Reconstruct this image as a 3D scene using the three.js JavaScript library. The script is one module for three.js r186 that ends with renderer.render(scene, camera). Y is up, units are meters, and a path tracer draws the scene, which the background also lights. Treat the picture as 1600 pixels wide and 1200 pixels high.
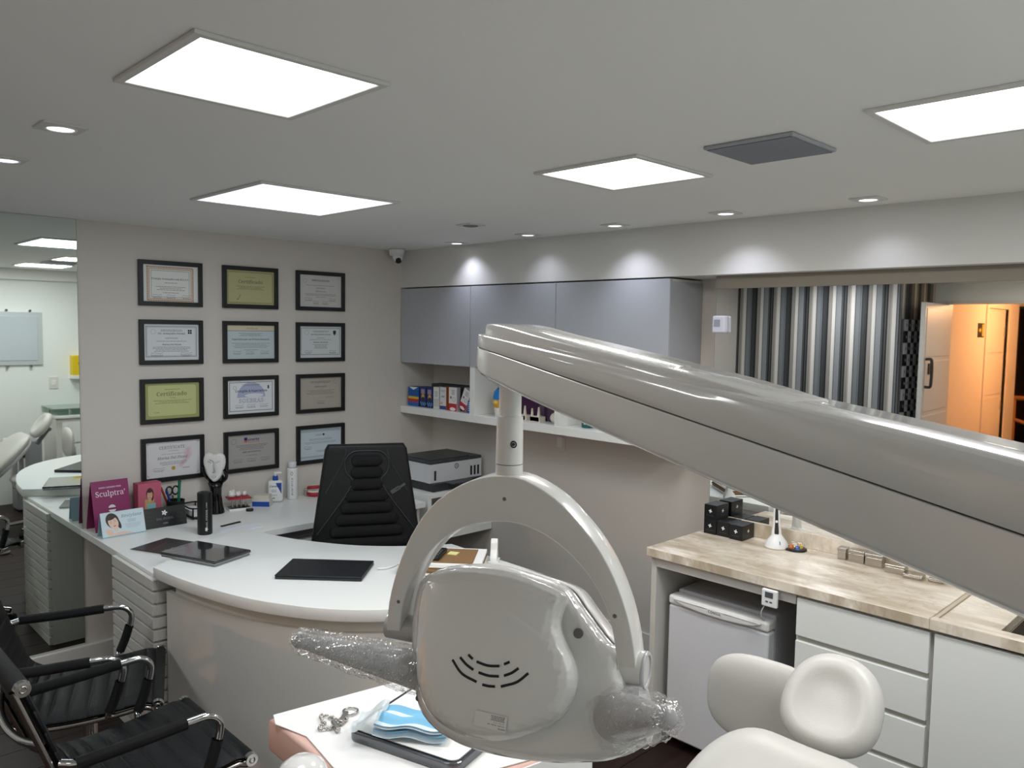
import * as THREE from 'three';
import { RoundedBoxGeometry } from 'three/addons/geometries/RoundedBoxGeometry.js';
import { mergeGeometries, mergeVertices, toCreasedNormals } from 'three/addons/utils/BufferGeometryUtils.js';
import { RectAreaLightUniformsLib } from 'three/addons/lights/RectAreaLightUniformsLib.js';

// ---------- camera, exposure, main lights ----------
const scene = new THREE.Scene();
scene.background = new THREE.Color(0x000000);
const camera = new THREE.PerspectiveCamera(2 * Math.atan(600 / 1240) * 180 / Math.PI, 4 / 3, 0.05, 60);
camera.rotation.order = 'YXZ';
camera.position.set(-3.4773, 1.7967, 4.3139);
camera.rotation.set(-0.07005, -0.77749, 0.01624);
scene.add(camera);
const renderer = new THREE.WebGLRenderer({ antialias: true });
renderer.toneMapping = THREE.LinearToneMapping;
renderer.toneMappingExposure = 1.48;
renderer.shadowMap.enabled = true;
RectAreaLightUniformsLib.init();
const H = 2.296;                                  // ceiling height
const PANEL_LIGHT = 13, SPOT_LIGHT = 0.047;
// led panels: centre x, z, side, tint, strength, label
const PANELS = [
  [-2.695, 2.742, 0.405, 0xfdfdff, 1.0, 'square white ceiling light panel above the visitor chairs, largest in the picture'],
  [-1.842, 1.395, 0.60, 0xe6f2ff, 0.4, 'wide bluish-white ceiling light panel above the curved desk'],
  [-1.425, 2.72, 0.405, 0xfffdf6, 1.0, 'square warm-white ceiling light panel beside the grey ceiling grille'],
  [-1.455, 3.77, 0.405, 0xfdfdff, 1.3, 'square ceiling light panel above the stone counter, cut by the picture edge'],
  [-2.25, 4.3, 0.405, 0xfdfdff, 0.4, 'square ceiling light panel over the dental chair beside the white wall'],
  [-4.76, 2.62, 0.30, 0xfffaf0, 0.7, 'small ceiling light panel in the door alcove'],
  [-3.95, 1.15, 0.405, 0xfafbff, 1.05, 'square ceiling light panel in front of the striped wallpaper'],
];
// downlights: x, z, strength, aim offset, tint
const SPOTS = [
  [-2.85, 2.0, 0.5, [0, 0], 'small lit downlight on the ceiling between the big light panel and the tall mirror'],
  [-2.847, 1.42, 0.5, [0, 0], 'small lit downlight closest to the tall wall mirror'],
  [-0.40, 0.704, 0.8, [0.2, 0.08], 'lit downlight over the grey cabinet nearest the security camera'],
  [-0.437, 1.328, 0.4, [0.2, 0.06], 'second lit downlight from the security camera along the soffit'],
  [-0.458, 1.927, 1.0, [0.2, 0.04], 'third lit downlight from the security camera along the soffit'],
  [-0.477, 2.529, 1.0, [0.2, 0.05], 'fourth lit downlight from the security camera along the soffit'],
  [-0.462, 3.11, 0.4, [0.2, 0.06], 'fifth lit downlight from the security camera along the soffit'],
];

// ---------- helpers ----------
const V = (x, y, z) => new THREE.Vector3(x, y, z);
let seed = 12345;
const rnd = () => { seed = (seed * 1664525 + 1013904223) % 4294967296; return seed / 4294967296; };
const used = {};
function numbered(n) { if (!(n in used)) { used[n] = 0; return n; } used[n]++; return n + '_' + String(used[n]).padStart(3, '0'); }
function sh(o) { o.castShadow = true; o.receiveShadow = true; return o; }
function thing(name, label, category, pos = [0, 0, 0], turn = 0, group) {
  const o = new THREE.Group(); o.name = numbered(name); o.position.set(...pos); o.rotation.y = turn;
  o.userData = { label, category }; if (group) o.userData.group = group; scene.add(o); return o;
}
function part(name, geo, mat, parent, pos, rot) {
  const g = Array.isArray(geo) ? mergeGeometries(geo.map(q => (q.index ? q.toNonIndexed() : q))) : geo;
  const m = sh(new THREE.Mesh(g, mat)); m.name = name; if (pos) m.position.set(...pos); if (rot) m.rotation.set(...rot); parent.add(m); return m;
}
function single(name, label, category, geo, mat, pos, rot, group) {
  const m = part(numbered(name), geo, mat, scene, pos, rot); m.userData = { label, category }; if (group) m.userData.group = group; return m;
}
function struct(name, geo, mat, label, parent = scene) { const m = part(parent === scene ? numbered(name) : name, geo, mat, parent); if (parent === scene) { m.userData = { kind: 'structure' }; if (label) m.userData.label = label; } return m; }
function bx(x0, x1, y0, y1, z0, z1, r = 0) {          // box by limits
  const w = x1 - x0, h = y1 - y0, d = z1 - z0;
  const g = r ? new RoundedBoxGeometry(w, h, d, 2, Math.min(r, w / 2.01, h / 2.01, d / 2.01)) : new THREE.BoxGeometry(w, h, d);
  g.translate((x0 + x1) / 2, (y0 + y1) / 2, (z0 + z1) / 2); return boxUV(g);
}
function rb(w, h, d, r = 0.004, seg = 2) { return boxUV(new RoundedBoxGeometry(w, h, d, seg, Math.min(r, w / 2.01, h / 2.01, d / 2.01))); }
function boxUV(g, s = 1) {
  if (g.index) g = g.toNonIndexed();
  const p = g.attributes.position, n = g.attributes.normal, uv = new Float32Array(p.count * 2);
  for (let i = 0; i < p.count; i++) {
    const ax = Math.abs(n.getX(i)), ay = Math.abs(n.getY(i)), az = Math.abs(n.getZ(i));
    let a, b; if (ay >= ax && ay >= az) { a = p.getX(i); b = p.getZ(i); } else if (ax >= az) { a = p.getZ(i); b = p.getY(i); } else { a = p.getX(i); b = p.getY(i); }
    uv[2 * i] = a * s; uv[2 * i + 1] = b * s;
  }
  g.setAttribute('uv', new THREE.BufferAttribute(uv, 2)); return g;
}
const cyl = (r0, r1, h, seg = 24, open = false) => new THREE.CylinderGeometry(r0, r1, h, seg, 1, open);
function rod(a, b, r, r2 = r, seg = 14) { const d = b.clone().sub(a), g = cyl(r2, r, d.length(), seg); g.applyQuaternion(new THREE.Quaternion().setFromUnitVectors(V(0, 1, 0), d.normalize())); const c = a.clone().add(b).multiplyScalar(0.5); g.translate(c.x, c.y, c.z); return g; }
function tube(pts, r, n = 40, seg = 10) { return new THREE.TubeGeometry(new THREE.CatmullRomCurve3(pts.map(p => p.isVector3 ? p : V(...p)), false, 'centripetal'), n, r, seg, false); }
function lathe(pts, seg = 32) { return new THREE.LatheGeometry(pts.map(p => new THREE.Vector2(p[0], p[1])), seg); }
function shapeOf(pts, smooth) { const s = new THREE.Shape(); if (smooth) { const c = new THREE.CatmullRomCurve3(pts.map(p => V(p[0], p[1], 0)), true, 'centripetal').getPoints(smooth); c.pop(); s.setFromPoints(c.map(q => new THREE.Vector2(q.x, q.y))); } else s.setFromPoints(pts.map(p => new THREE.Vector2(p[0], p[1]))); return s; }
function extr(shape, depth, bevel = 0, bs = 3) { const g = new THREE.ExtrudeGeometry(shape, { depth: Math.max(depth - 2 * bevel, 1e-4), bevelEnabled: bevel > 0, bevelThickness: bevel, bevelSize: bevel, bevelOffset: -bevel, bevelSegments: bs, curveSegments: 24 }); if (bevel) g.translate(0, 0, bevel); return g; }
function creased(g, a = 0.6) { return toCreasedNormals(g, a); }
function rrect(w, h, r) { const s = new THREE.Shape(), x = -w / 2, y = -h / 2; s.moveTo(x + r, y); s.lineTo(x + w - r, y); s.absarc(x + w - r, y + r, r, -Math.PI / 2, 0); s.lineTo(x + w, y + h - r); s.absarc(x + w - r, y + h - r, r, 0, Math.PI / 2); s.lineTo(x + r, y + h); s.absarc(x + r, y + h - r, r, Math.PI / 2, Math.PI); s.lineTo(x, y + r); s.absarc(x + r, y + r, r, Math.PI, 1.5 * Math.PI); return s; }
function M(color, rough = 0.5, metal = 0, o = {}) { const P = ['clearcoat', 'transmission', 'sheen', 'ior', 'thickness', 'specularIntensity'].some(k => k in o); return new (P ? THREE.MeshPhysicalMaterial : THREE.MeshStandardMaterial)({ color, roughness: rough, metalness: metal, ...o }); }
// ---------- textures ----------
function noiseField(n, cells, seedv) { // tileable value noise fbm
  const s0 = seed; seed = seedv; const out = new Float32Array(n * n); let amp = 1, tot = 0;
  for (const c of cells) {
    const [cx, cy] = Array.isArray(c) ? c : [c, c]; const gr = new Float32Array(cx * cy); for (let i = 0; i < gr.length; i++) gr[i] = rnd();
    for (let y = 0; y < n; y++) { const fy = y / n * cy, y0 = Math.floor(fy), ty = fy - y0, sy = ty * ty * (3 - 2 * ty), ya = (y0 % cy) * cx, yb = ((y0 + 1) % cy) * cx;
      for (let x = 0; x < n; x++) { const fx = x / n * cx, x0 = Math.floor(fx), tx = fx - x0, sx = tx * tx * (3 - 2 * tx), xa = x0 % cx, xb = (x0 + 1) % cx;
        const a = gr[ya + xa] * (1 - sx) + gr[ya + xb] * sx, b = gr[yb + xa] * (1 - sx) + gr[yb + xb] * sx; out[y * n + x] += amp * (a * (1 - sy) + b * sy); } }
    tot += amp; amp *= 0.55;
  }
  for (let i = 0; i < out.length; i++) out[i] /= tot; seed = s0; return out;
}
function dataTex(n, fn, srgb, rep = 1) {
  const d = new Uint8Array(n * n * 4); for (let i = 0; i < n * n; i++) { const c = fn(i % n, Math.floor(i / n), i); for (let k = 0; k < 3; k++) d[i * 4 + k] = Math.max(0, Math.min(255, c[k])); d[i * 4 + 3] = 255; }
  const t = new THREE.DataTexture(d, n, n); t.wrapS = t.wrapT = THREE.RepeatWrapping; t.magFilter = THREE.LinearFilter; t.minFilter = THREE.LinearMipmapLinearFilter; t.generateMipmaps = true; if (srgb) t.colorSpace = THREE.SRGBColorSpace; t.repeat.set(rep, rep); t.needsUpdate = true; return t;
}
function canvasTex(w, h, draw) { const c = document.createElement('canvas'); c.width = w; c.height = h; const g = c.getContext('2d'); draw(g, w, h); const t = new THREE.CanvasTexture(c); t.colorSpace = THREE.SRGBColorSpace; t.magFilter = THREE.LinearFilter; return t; }
const fine = noiseField(256, [32, 64, 128], 7), coarse = noiseField(256, [4, 8, 16, 32], 21);
const paintBump = dataTex(256, (x, y, i) => { const v = 128 + 90 * (fine[i] - 0.5) + 40 * (coarse[i] - 0.5); return [v, v, v]; }, false, 2);
const leatherBump = dataTex(256, (x, y, i) => { const v = 255 * Math.min(1, Math.abs(fine[i] - 0.5) * 5); return [v, v, v]; }, false, 8);
const marbleN = noiseField(512, [[12, 3], [26, 7], [52, 16], [110, 44]], 99), marbleC = noiseField(512, [5, 11, 23, 60], 5);
const marbleTex = dataTex(512, (x, y, i) => { const a = marbleN[i], b = marbleC[i], v = Math.max(0, Math.min(1, 0.5 + (a - 0.5) * 2.6)), s = Math.max(0, 1 - Math.abs(b - 0.5) * 26) * 0.22, w = Math.max(0, (b - 0.56) * 2.6); return [190 + 48 * v - 62 * s + 26 * w, 175 + 52 * v - 66 * s + 32 * w, 151 + 60 * v - 70 * s + 42 * w]; }, true, 1.5);
const woodN = noiseField(512, [[4, 20], [6, 60], [10, 160]], 44);
const woodTex = dataTex(512, (x, y, i) => { const v = woodN[i]; return [30 + 26 * v, 20 + 19 * v, 17 + 16 * v]; }, true, 1);
const wrapN = noiseField(256, [[6, 14], [12, 30], [30, 60]], 77);
const wrapBump = dataTex(256, (x, y, i) => { const v = 255 * Math.min(1, Math.abs(wrapN[i] - 0.5) * 7); return [v, v, v]; }, false, 3);
const clothN = noiseField(256, [3, 6, 12], 78);
const clothBump = dataTex(256, (x, y, i) => { const v = 255 * clothN[i]; return [v, v, v]; }, false, 3);
// ---------- materials ----------
const mat = {
  ceiling: M(0xf0f0ee, 0.9, 0, { bumpMap: paintBump, bumpScale: 0.0008 }),
  wall: M(0xd6d0c8, 0.8, 0, { bumpMap: paintBump, bumpScale: 0.0008 }),
  wallWhite: M(0xf0f4f0, 0.8, 0, { bumpMap: paintBump, bumpScale: 0.0008 }),
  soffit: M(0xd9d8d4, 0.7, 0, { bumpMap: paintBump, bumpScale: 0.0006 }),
  hall: M(0xe8d9c6, 0.75, 0, { bumpMap: paintBump, bumpScale: 0.0008 }),
  lacquer: M(0xf0f2ee, 0.32), lacquerSoft: M(0xd8d6cf, 0.45), trim: M(0xe6e2db, 0.35),
  doorGrey: M(0xb2b5ba, 0.38), white: M(0xf0f0ee, 0.35), gloss: M(0xe4e3e0, 0.22, 0, { clearcoat: 1, clearcoatRoughness: 0.06 }),
  lampWhite: M(0xe2e1dd, 0.3, 0, { clearcoat: 0.8, clearcoatRoughness: 0.1 }), lampGrey: M(0xb9b9ba, 0.3, 0, { clearcoat: 0.5, clearcoatRoughness: 0.1 }),
  chrome: M(0xd9dadb, 0.08, 1), steel: M(0xb9b5af, 0.25, 1), black: M(0x0c0e10, 0.45), blackGloss: M(0x08090b, 0.12), dark: M(0x26292c, 0.5), grey: M(0x6e7174, 0.5),
  leather: M(0x07090b, 0.48, 0, { specularIntensity: 0.7, bumpMap: leatherBump, bumpScale: 0.0006 }), padWhite: M(0xcbc9c3, 0.38, 0, { bumpMap: leatherBump, bumpScale: 0.00008 }), padGrey: M(0xa9a39c, 0.45),
  mirror: M(0xe3eae6, 0.015, 1), mirrorClear: M(0xf0f1ef, 0.015, 1), glass: M(0xffffff, 0.02, 0, { transmission: 1, thickness: 0, ior: 1.5 }), glassEdge: M(0x9fb8ac, 0.1, 0, { transmission: 0.6, thickness: 0 }),
  marble: M(0xffffff, 0.3, 0, { map: marbleTex }), wood: M(0xffffff, 0.5, 0, { map: woodTex, specularIntensity: 0.5 }),
  paper: M(0xf3f2ee, 0.85), cardboard: M(0x8a6a44, 0.8), red: M(0xb01f2e, 0.4), blue: M(0x1d4fa8, 0.4), teal: M(0x0f5f5f, 0.5), green: M(0x16735a, 0.4), yellow: M(0xe8c91c, 0.45), tooth: M(0xe9e3d2, 0.3),
  wrap: M(0xffffff, 0.07, 0, { transmission: 0.96, thickness: 0, ior: 1.45, bumpMap: wrapBump, bumpScale: 0.006 }), woodRail: M(0xb0743e, 0.4), foilPink: M(0xd8b3a6, 0.6),
};
// ---------- room shell ----------
const floorO = struct('floor', bx(-9.4, 1, -0.14, -0.012, -0.1, 4.8), mat.dark, 'dark brown wood plank floor');
{ const gs = [0, 1, 2].map(k => { const g = bx(-0.598, 0.598, -0.012, 0, -0.0985, 0.0985, 0.001); const uv = g.attributes.uv; for (let i = 0; i < uv.count; i++) uv.setXY(i, uv.getX(i) * 0.8 + k * 0.31, uv.getY(i) * 2.2 + k * 0.47); return g; });
  for (let r = 0; r < 24; r++) for (let k = 0; k < 6; k++) { const x = -5.0 + k * 1.2 + (r % 3) * 0.4 - 0.4, z = 0.1 + r * 0.2; if (x > 0.35 || z > 4.7) continue; part('plank', gs[(r * 5 + k * 2) % 3], mat.wood, floorO, [x, 0, z]); } }
struct('ceiling', bx(-9.4, 1, H, H + 0.12, -0.1, 4.8), mat.ceiling, 'plain pale grey plaster ceiling');
struct('wall_back', bx(-4.7, 0, 0, H, -0.1, 0), mat.wall, 'beige wall hung with twelve certificates');
struct('wall_right', [bx(0, 1, 0, H, -0.1, 2.33), bx(-0.2, 1, 0, H, 2.33, 4.7)], mat.wall, 'beige wall behind the grey cabinets and stone counter');
struct('wall_front', bx(-4.7, -0.2, 0, H, 4.6, 4.8), mat.wallWhite, 'white wall seen in the tall mirror');
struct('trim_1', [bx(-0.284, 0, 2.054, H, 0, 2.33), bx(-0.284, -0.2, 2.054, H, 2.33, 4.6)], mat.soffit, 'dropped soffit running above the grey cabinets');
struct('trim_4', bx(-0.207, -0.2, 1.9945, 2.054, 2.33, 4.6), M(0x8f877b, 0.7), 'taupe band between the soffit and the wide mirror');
struct('trim_2', bx(-4.49, -0.2, 2.19, H, 4.54, 4.6), mat.ceiling, 'dropped band on the white wall seen in the tall mirror');
// striped wallpaper
const stripe = canvasTex(1024, 8, (g, w, h) => {
  const px = w / 2; for (let r = 0; r < 2; r++) { let x = r * px; const seq = r ? [[.04, '#4b4e50'], [.03, '#1d1f20'], [.03, '#55585a'], [.09, '#101112'], [.17, '#a29d97'], [.02, '#57544f'], [.18, '#e9e6e0'], [.03, '#2a2c2d'], [.23, '#969b9f'], [.02, '#b9bec0'], [.03, '#2d3031'], [.06, '#5d6062'], [.06, '#202224']] : [[.03, '#2a2d2e'], [.04, '#6b6e70'], [.08, '#0f1011'], [.09, '#a8a39c'], [.02, '#6d6963'], [.09, '#b4afa8'], [.19, '#eeeae4'], [.04, '#2c2f30'], [.22, '#858b8f'], [.02, '#303335'], [.05, '#8b9093'], [.04, '#232526'], [.09, '#43474a']];
    for (const [f, c] of seq) { g.fillStyle = c; g.fillRect(x, 0, f * px + 1, h); x += f * px; } } });
stripe.wrapS = stripe.wrapT = THREE.RepeatWrapping; stripe.repeat.set(1 / 0.374, 1);
mat.stripe = M(0xffffff, 0.7, 0, { map: stripe });
const stripe2 = stripe.clone(); stripe2.repeat.set(1 / 0.5, 1); stripe2.needsUpdate = true;
mat.stripe2 = M(0xe6d8cc, 0.7, 0, { map: stripe2 });
struct('wall_left', bx(-4.7, -4.49, 0, H, 0, 1.62), mat.stripe, 'wall with black, grey and white striped wallpaper');
struct('wall_alcove', bx(-5.43, -4.7, 0, H, 1.5, 1.62), mat.stripe2, 'striped alcove wall beside the open white door');
struct('wall_side', bx(-4.7, -4.49, 0, H, 3.0, 4.7), mat.wallWhite, 'white wall beyond the door alcove');
struct('wall_niche', bx(-5.43, -4.7, 0, H, 3.0, 3.12), mat.wallWhite, 'white alcove wall opposite the striped one');
struct('wall_doorway', [bx(-5.53, -5.43, 0, H, 1.5, 1.72), bx(-5.53, -5.43, 0, H, 2.62, 3.12), bx(-5.53, -5.43, 2.13, H, 1.72, 2.62)], mat.wallWhite, 'white wall pierced by the doorway to the hall');
struct('trim_3', [bx(-5.54, -5.42, 0, 2.13, 1.72, 1.75), bx(-5.54, -5.42, 0, 2.13, 2.59, 2.62), bx(-5.54, -5.42, 2.10, 2.13, 1.75, 2.59)], mat.trim, 'white door lining of the hall doorway');
struct('wall_hall', [bx(-7.22, -5.53, 0, H, 1.52, 1.62), bx(-8.55, -8.08, 0, H, 1.52, 1.62), bx(-8.08, -7.22, 2.12, H, 1.52, 1.62)], mat.hall, 'warm lit hallway wall with an inner door');
struct('wall_corridor', bx(-9.4, -5.53, 0, H, 3.12, 3.22), mat.hall, 'hallway wall opposite the inner door');
struct('wall_stairwell', [bx(-9.4, -8.55, 0, H, 0.9, 1.0), bx(-8.65, -8.55, 0, H, 1.0, 1.52), bx(-9.4, -9.3, 0, 0.12, 1.0, 3.12), bx(-9.4, -9.3, 2.2, H, 1.0, 3.12)], mat.hall, 'stairwell wall around the night window at the end of the hallway');
{ const w = new THREE.Group(); w.name = 'window_1'; w.userData = { kind: 'structure', label: 'tall dark night window at the end of the hallway' }; w.position.set(-9.35, 0.12, 2.06); scene.add(w);
  part('pane', bx(-0.004, 0.004, 0.03, 2.05, -1.03, 1.03), mat.glass, w); part('frame', [bx(-0.03, 0.03, 0, 0.03, -1.06, 1.06), bx(-0.03, 0.03, 2.05, 2.08, -1.06, 1.06), bx(-0.03, 0.03, 0.03, 2.05, -1.06, -1.03), bx(-0.03, 0.03, 0.03, 2.05, 1.03, 1.06)], mat.dark, w); }
// baseboards
struct('baseboard_back', bx(-4.49, -0.016, 0, 0.16, 0.0, 0.03, 0.004), mat.trim, 'tall white baseboard under the tall mirror');
struct('baseboard_right', bx(-0.016, 0, 0, 0.165, 0, 2.33, 0.003), mat.trim, 'tall white baseboard below the grey wall cabinets');
// mirrors
{ const t = thing('wall_mirror', 'tall frameless wall mirror beside the certificates', 'mirror', [-2.95, 0.163, 0]);
  part('glass', bx(-0.698, 0.698, 0, H - 0.165, 0.001, 0.007), mat.mirror, t); part('edge', bx(0.698, 0.6995, 0, H - 0.165, 0.001, 0.007), mat.glassEdge, t);
  const r = thing('wall_mirror', 'wide wall mirror above the stone counter reflecting striped wallpaper', 'mirror', [-0.2, 0.942, 3.47]);
  part('glass', bx(-0.007, -0.001, 0, 1.052, -1.135, 1.12), mat.mirrorClear, r); part('edge', bx(-0.007, -0.001, 0, 1.052, -1.1365, -1.135), mat.glassEdge, r); }
// open white door with lever handle and lock plate
{ const d = new THREE.Group(); d.name = numbered('door_1'); d.userData = { kind: 'structure', label: 'open white panelled door with dark handle' }; scene.add(d); d.position.set(-5.43, 0, 1.775); d.rotation.y = -Math.atan2(0.06, 0.93);
  part('leaf', bx(0, 0.90, 0.01, 2.09, -0.04, 0, 0.003), mat.trim, d);
  for (const [y0, y1] of [[0.05, 0.56], [0.6, 1.06], [1.1, 1.56], [1.6, 2.04]]) part('panel', bx(0.04, 0.86, y0, y1, 0, 0.006, 0.004), mat.trim, d);
  part('lock_plate', bx(0.70, 0.77, 1.44, 1.54, 0.006, 0.016, 0.002), mat.black, d);
  const h = part('handle', tube([[0.845, 1.33, 0.006], [0.845, 1.33, 0.05], [0.845, 1.34, 0.055], [0.845, 1.57, 0.055], [0.845, 1.58, 0.05], [0.845, 1.58, 0.006]], 0.013), mat.dark, d); }
{ const d = new THREE.Group(); d.name = numbered('door_2'); d.userData = { kind: 'structure', label: 'inner hallway door in a deep lining with two steel hinges' }; scene.add(d); d.position.set(-7.65, 0, 1.55);
  part('casing', [bx(-0.50, -0.43, 0, 2.19, 0, 0.085, 0.004), bx(0.43, 0.50, 0, 2.19, 0, 0.085, 0.004), bx(-0.43, 0.43, 2.12, 2.19, 0, 0.085, 0.004)], mat.hall, d);
  part('leaf', bx(-0.43, 0.43, 0.0, 2.12, -0.028, 0.04, 0.003), mat.hall, d);
  for (const [y0, y1] of [[0.05, 0.56], [0.6, 1.06], [1.1, 1.56], [1.6, 2.06]]) part('panel', bx(-0.36, 0.36, y0, y1, 0.04, 0.047, 0.003), mat.hall, d);
  for (const y of [0.95, 1.85]) part('hinge', bx(-0.43, -0.40, y - 0.06, y + 0.06, 0.04, 0.052, 0.002), mat.steel, d); }
{ const t = thing('hall_sign', 'small black and gold hallway sign beside the inner door', 'sign', [-6.98, 1.78, 1.62]);
  part('plate', bx(-0.11, 0.11, 0, 0.16, 0, 0.008, 0.002), mat.black, t);
  part('face', new THREE.PlaneGeometry(0.21, 0.15).translate(0, 0.08, 0.0086), M(0xffffff, 0.5, 0, { map: canvasTex(210, 150, (g, w, h) => { g.fillStyle = '#15120c'; g.fillRect(0, 0, w, h); g.fillStyle = '#d8b347'; g.fillRect(8, 8, 70, 134); g.beginPath(); g.moveTo(105, 75); g.lineTo(145, 40); g.lineTo(145, 60); g.lineTo(190, 60); g.lineTo(190, 90); g.lineTo(145, 90); g.lineTo(145, 110); g.fill(); }) }), t); }
{ const t = thing('stair_railing', 'wooden stair railing in the dark stairwell', 'railing', [-8.85, 0, 2.0]);
  part('top_rail', rod(V(0, 1.0, -0.45), V(0, 1.0, 1.0), 0.03), mat.woodRail, t); part('slanted_rail', rod(V(0, 0.72, -0.45), V(0, 0.42, 0.6), 0.025), mat.woodRail, t);
  part('post', rod(V(0, 0, 0.6), V(0, 1.0, 0.6), 0.03), mat.woodRail, t); part('post', rod(V(0, 0, -0.45), V(0, 1.0, -0.45), 0.03), mat.woodRail, t); }
{ const t = thing('hall_lamp', 'warm round ceiling lamp in the hallway', 'lamp', [-7.3, H, 2.55]);
  part('base', cyl(0.09, 0.09, 0.02), mat.white, t, [0, -0.01, 0]); part('shade', new THREE.SphereGeometry(0.08, 24, 12).translate(0, -0.07, 0), M(0xffd9a8, 0.5, 0, { emissive: 0xffb36a, emissiveIntensity: 2 }), t);
  const l = new THREE.PointLight(0xffbe86, 3.4, 0, 2); l.position.set(0, -0.07, 0); l.castShadow = true; l.shadow.radius = 3; t.add(l); }
// checkered panel on the alcove wall
{ const t = thing('checkered_panel', 'panel of black and silver squares on the striped alcove wall', 'wall panel', [-4.98, 0.55, 1.63]);
  part('backing', bx(-0.36, 0.42, 0, 1.39, 0, 0.01), mat.grey, t);
  const g = bx(-0.0385, 0.0385, -0.0515, 0.0515, 0, 0.014, 0.003), m1 = M(0x0b0b0d, 0.2), m2 = M(0xbcbdc2, 0.3);
  const leafG = new THREE.CircleGeometry(0.016, 12).scale(0.5, 1, 1).rotateZ(-0.3).translate(0, 0, 0.0146);
  for (let r = 0; r < 13; r++) for (let k = 0; k < 9; k++) { const q = part('tile', g, (r + k) % 2 ? m1 : m2, t, [0.375 - k * 0.0805, 0.055 + r * 0.1065, 0.01]); part('motif', leafG, (r + k) % 2 ? m2 : m1, q); } }
// ---------- ceiling fittings ----------
PANELS.forEach(([x, z, s, tint, k, label]) => {
  const t = thing('ceiling_light_panel', label, 'ceiling light', [x, H, z], 0, 'square ceiling light panels');
  const o = s / 2, i = o - 0.018; const f = new THREE.Shape(); f.moveTo(-o, -o); f.lineTo(o, -o); f.lineTo(o, o); f.lineTo(-o, o); const hh = new THREE.Path(); hh.moveTo(-i, -i); hh.lineTo(-i, i); hh.lineTo(i, i); hh.lineTo(i, -i); f.holes.push(hh);
  part('frame', extr(f, 0.008, 0.002).rotateX(Math.PI / 2), mat.soffit, t);
  part('diffuser', bx(-i, i, -0.005, -0.001, -i, i), M(0xffffff, 0.6, 0, { emissive: tint, emissiveIntensity: s > 0.5 ? 1.0 : 2.2 }), t);
  const l = new THREE.RectAreaLight(tint, PANEL_LIGHT * k, 2 * i, 2 * i); l.position.set(0, -0.009, 0); l.rotation.x = -Math.PI / 2; l.castShadow = true; t.add(l);
});
function downlight(x, z, k, aim, label, lit = true) {
  const t = thing('downlight', label, 'downlight', [x, H, z], 0, 'small recessed downlights');
  const f = rrect(0.105, 0.105, 0.004); const hh = new THREE.Path(); hh.absarc(0, 0, 0.038, 0, Math.PI * 2, true); f.holes.push(hh);
  part('trim_plate', extr(f, 0.005, 0.001).rotateX(Math.PI / 2), mat.soffit, t);
  part('ring', new THREE.TorusGeometry(0.035, 0.004, 8, 32).rotateX(Math.PI / 2).translate(0, -0.004, 0), lit ? mat.white : mat.grey, t);
  part('bulb_face', cyl(0.033, 0.033, 0.004, 28).translate(0, -0.003, 0), lit ? M(0xffffff, 0.4, 0, { emissive: 0xf4f6ff, emissiveIntensity: 2.2 }) : mat.grey, t);
  if (lit) { const l = new THREE.SpotLight(0xe9ecff, SPOT_LIGHT * k * 8, 0, 0.95, 1.0, 2); l.position.set(0, -0.012, 0); l.target.position.set(aim[0], -1.0, aim[1]); l.castShadow = true; l.shadow.radius = 1.2; t.add(l); t.add(l.target); }
}
SPOTS.forEach(([x, z, k, aim, label]) => downlight(x, z, k, aim, label));
downlight(-0.89, 1.38, 0, [0, 0], 'unlit grey downlight on the ceiling above the grey cabinets', false);
{ const t = thing('ceiling_grille', 'flat grey square speaker grille on the ceiling', 'ceiling grille', [-1.455, H, 3.238]);
  part('frame', bx(-0.128, 0.128, -0.010, 0, -0.128, 0.128, 0.004), M(0xa8abb2, 0.5), t);
  part('mesh_cover', bx(-0.12, 0.12, -0.0125, -0.010, -0.12, 0.12, 0.001), M(0x8a8d97, 0.8, 0, { bumpMap: leatherBump, bumpScale: 0.001 }), t); }
{ const t = thing('security_camera', 'small white dome security camera in the ceiling corner', 'camera', [-0.392, H, 0.1]);
  part('base', lathe([[0, 0], [0.05, 0], [0.052, -0.012], [0.045, -0.045], [0.0, -0.045]]), mat.white, t);
  const b = part('eyeball', new THREE.SphereGeometry(0.034, 24, 16), mat.white, t, [0, -0.05, 0.01]); part('lens', cyl(0.016, 0.019, 0.03, 20), mat.blackGloss, b, [-0.008, -0.022, 0.018], [-0.6, 0, -0.3]); }
// ---------- certificates ----------
const FW = 0.335, FH = 0.2376, FB = 0.023;
const certCols = [-1.9645, -1.5152, -1.0613], certRows = [2.1222, 1.8122, 1.4987, 1.1842];
function lines(g, x, y, w, n, gap, c = '#8a8a88', hgt = 5, ragged = 0.3) { g.fillStyle = c; const s0 = seed; for (let i = 0; i < n; i++) { const k = 1 - ragged * rnd(), ww = w * k; let q = x - ww / 2; while (q < x + ww / 2) { const L = 6 + rnd() * 22; g.fillRect(q, y + i * gap, Math.min(L, x + ww / 2 - q), hgt); q += L + 4; } } seed = s0 + 1; }
function txt(g, s, x, y, font, c = '#333', align = 'center') { g.font = font; g.fillStyle = c; g.textAlign = align; g.textBaseline = 'middle'; g.fillText(s, x, y); }
function signRow(g, y, xs, w = 90) { for (const x of xs) { g.strokeStyle = '#555'; g.lineWidth = 2; g.beginPath(); g.moveTo(x - w / 2, y - 6); g.bezierCurveTo(x - 20, y - 30, x, y + 6, x + w / 2, y - 16); g.stroke(); lines(g, x, y + 4, w, 2, 10, '#777', 4); } }
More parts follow.
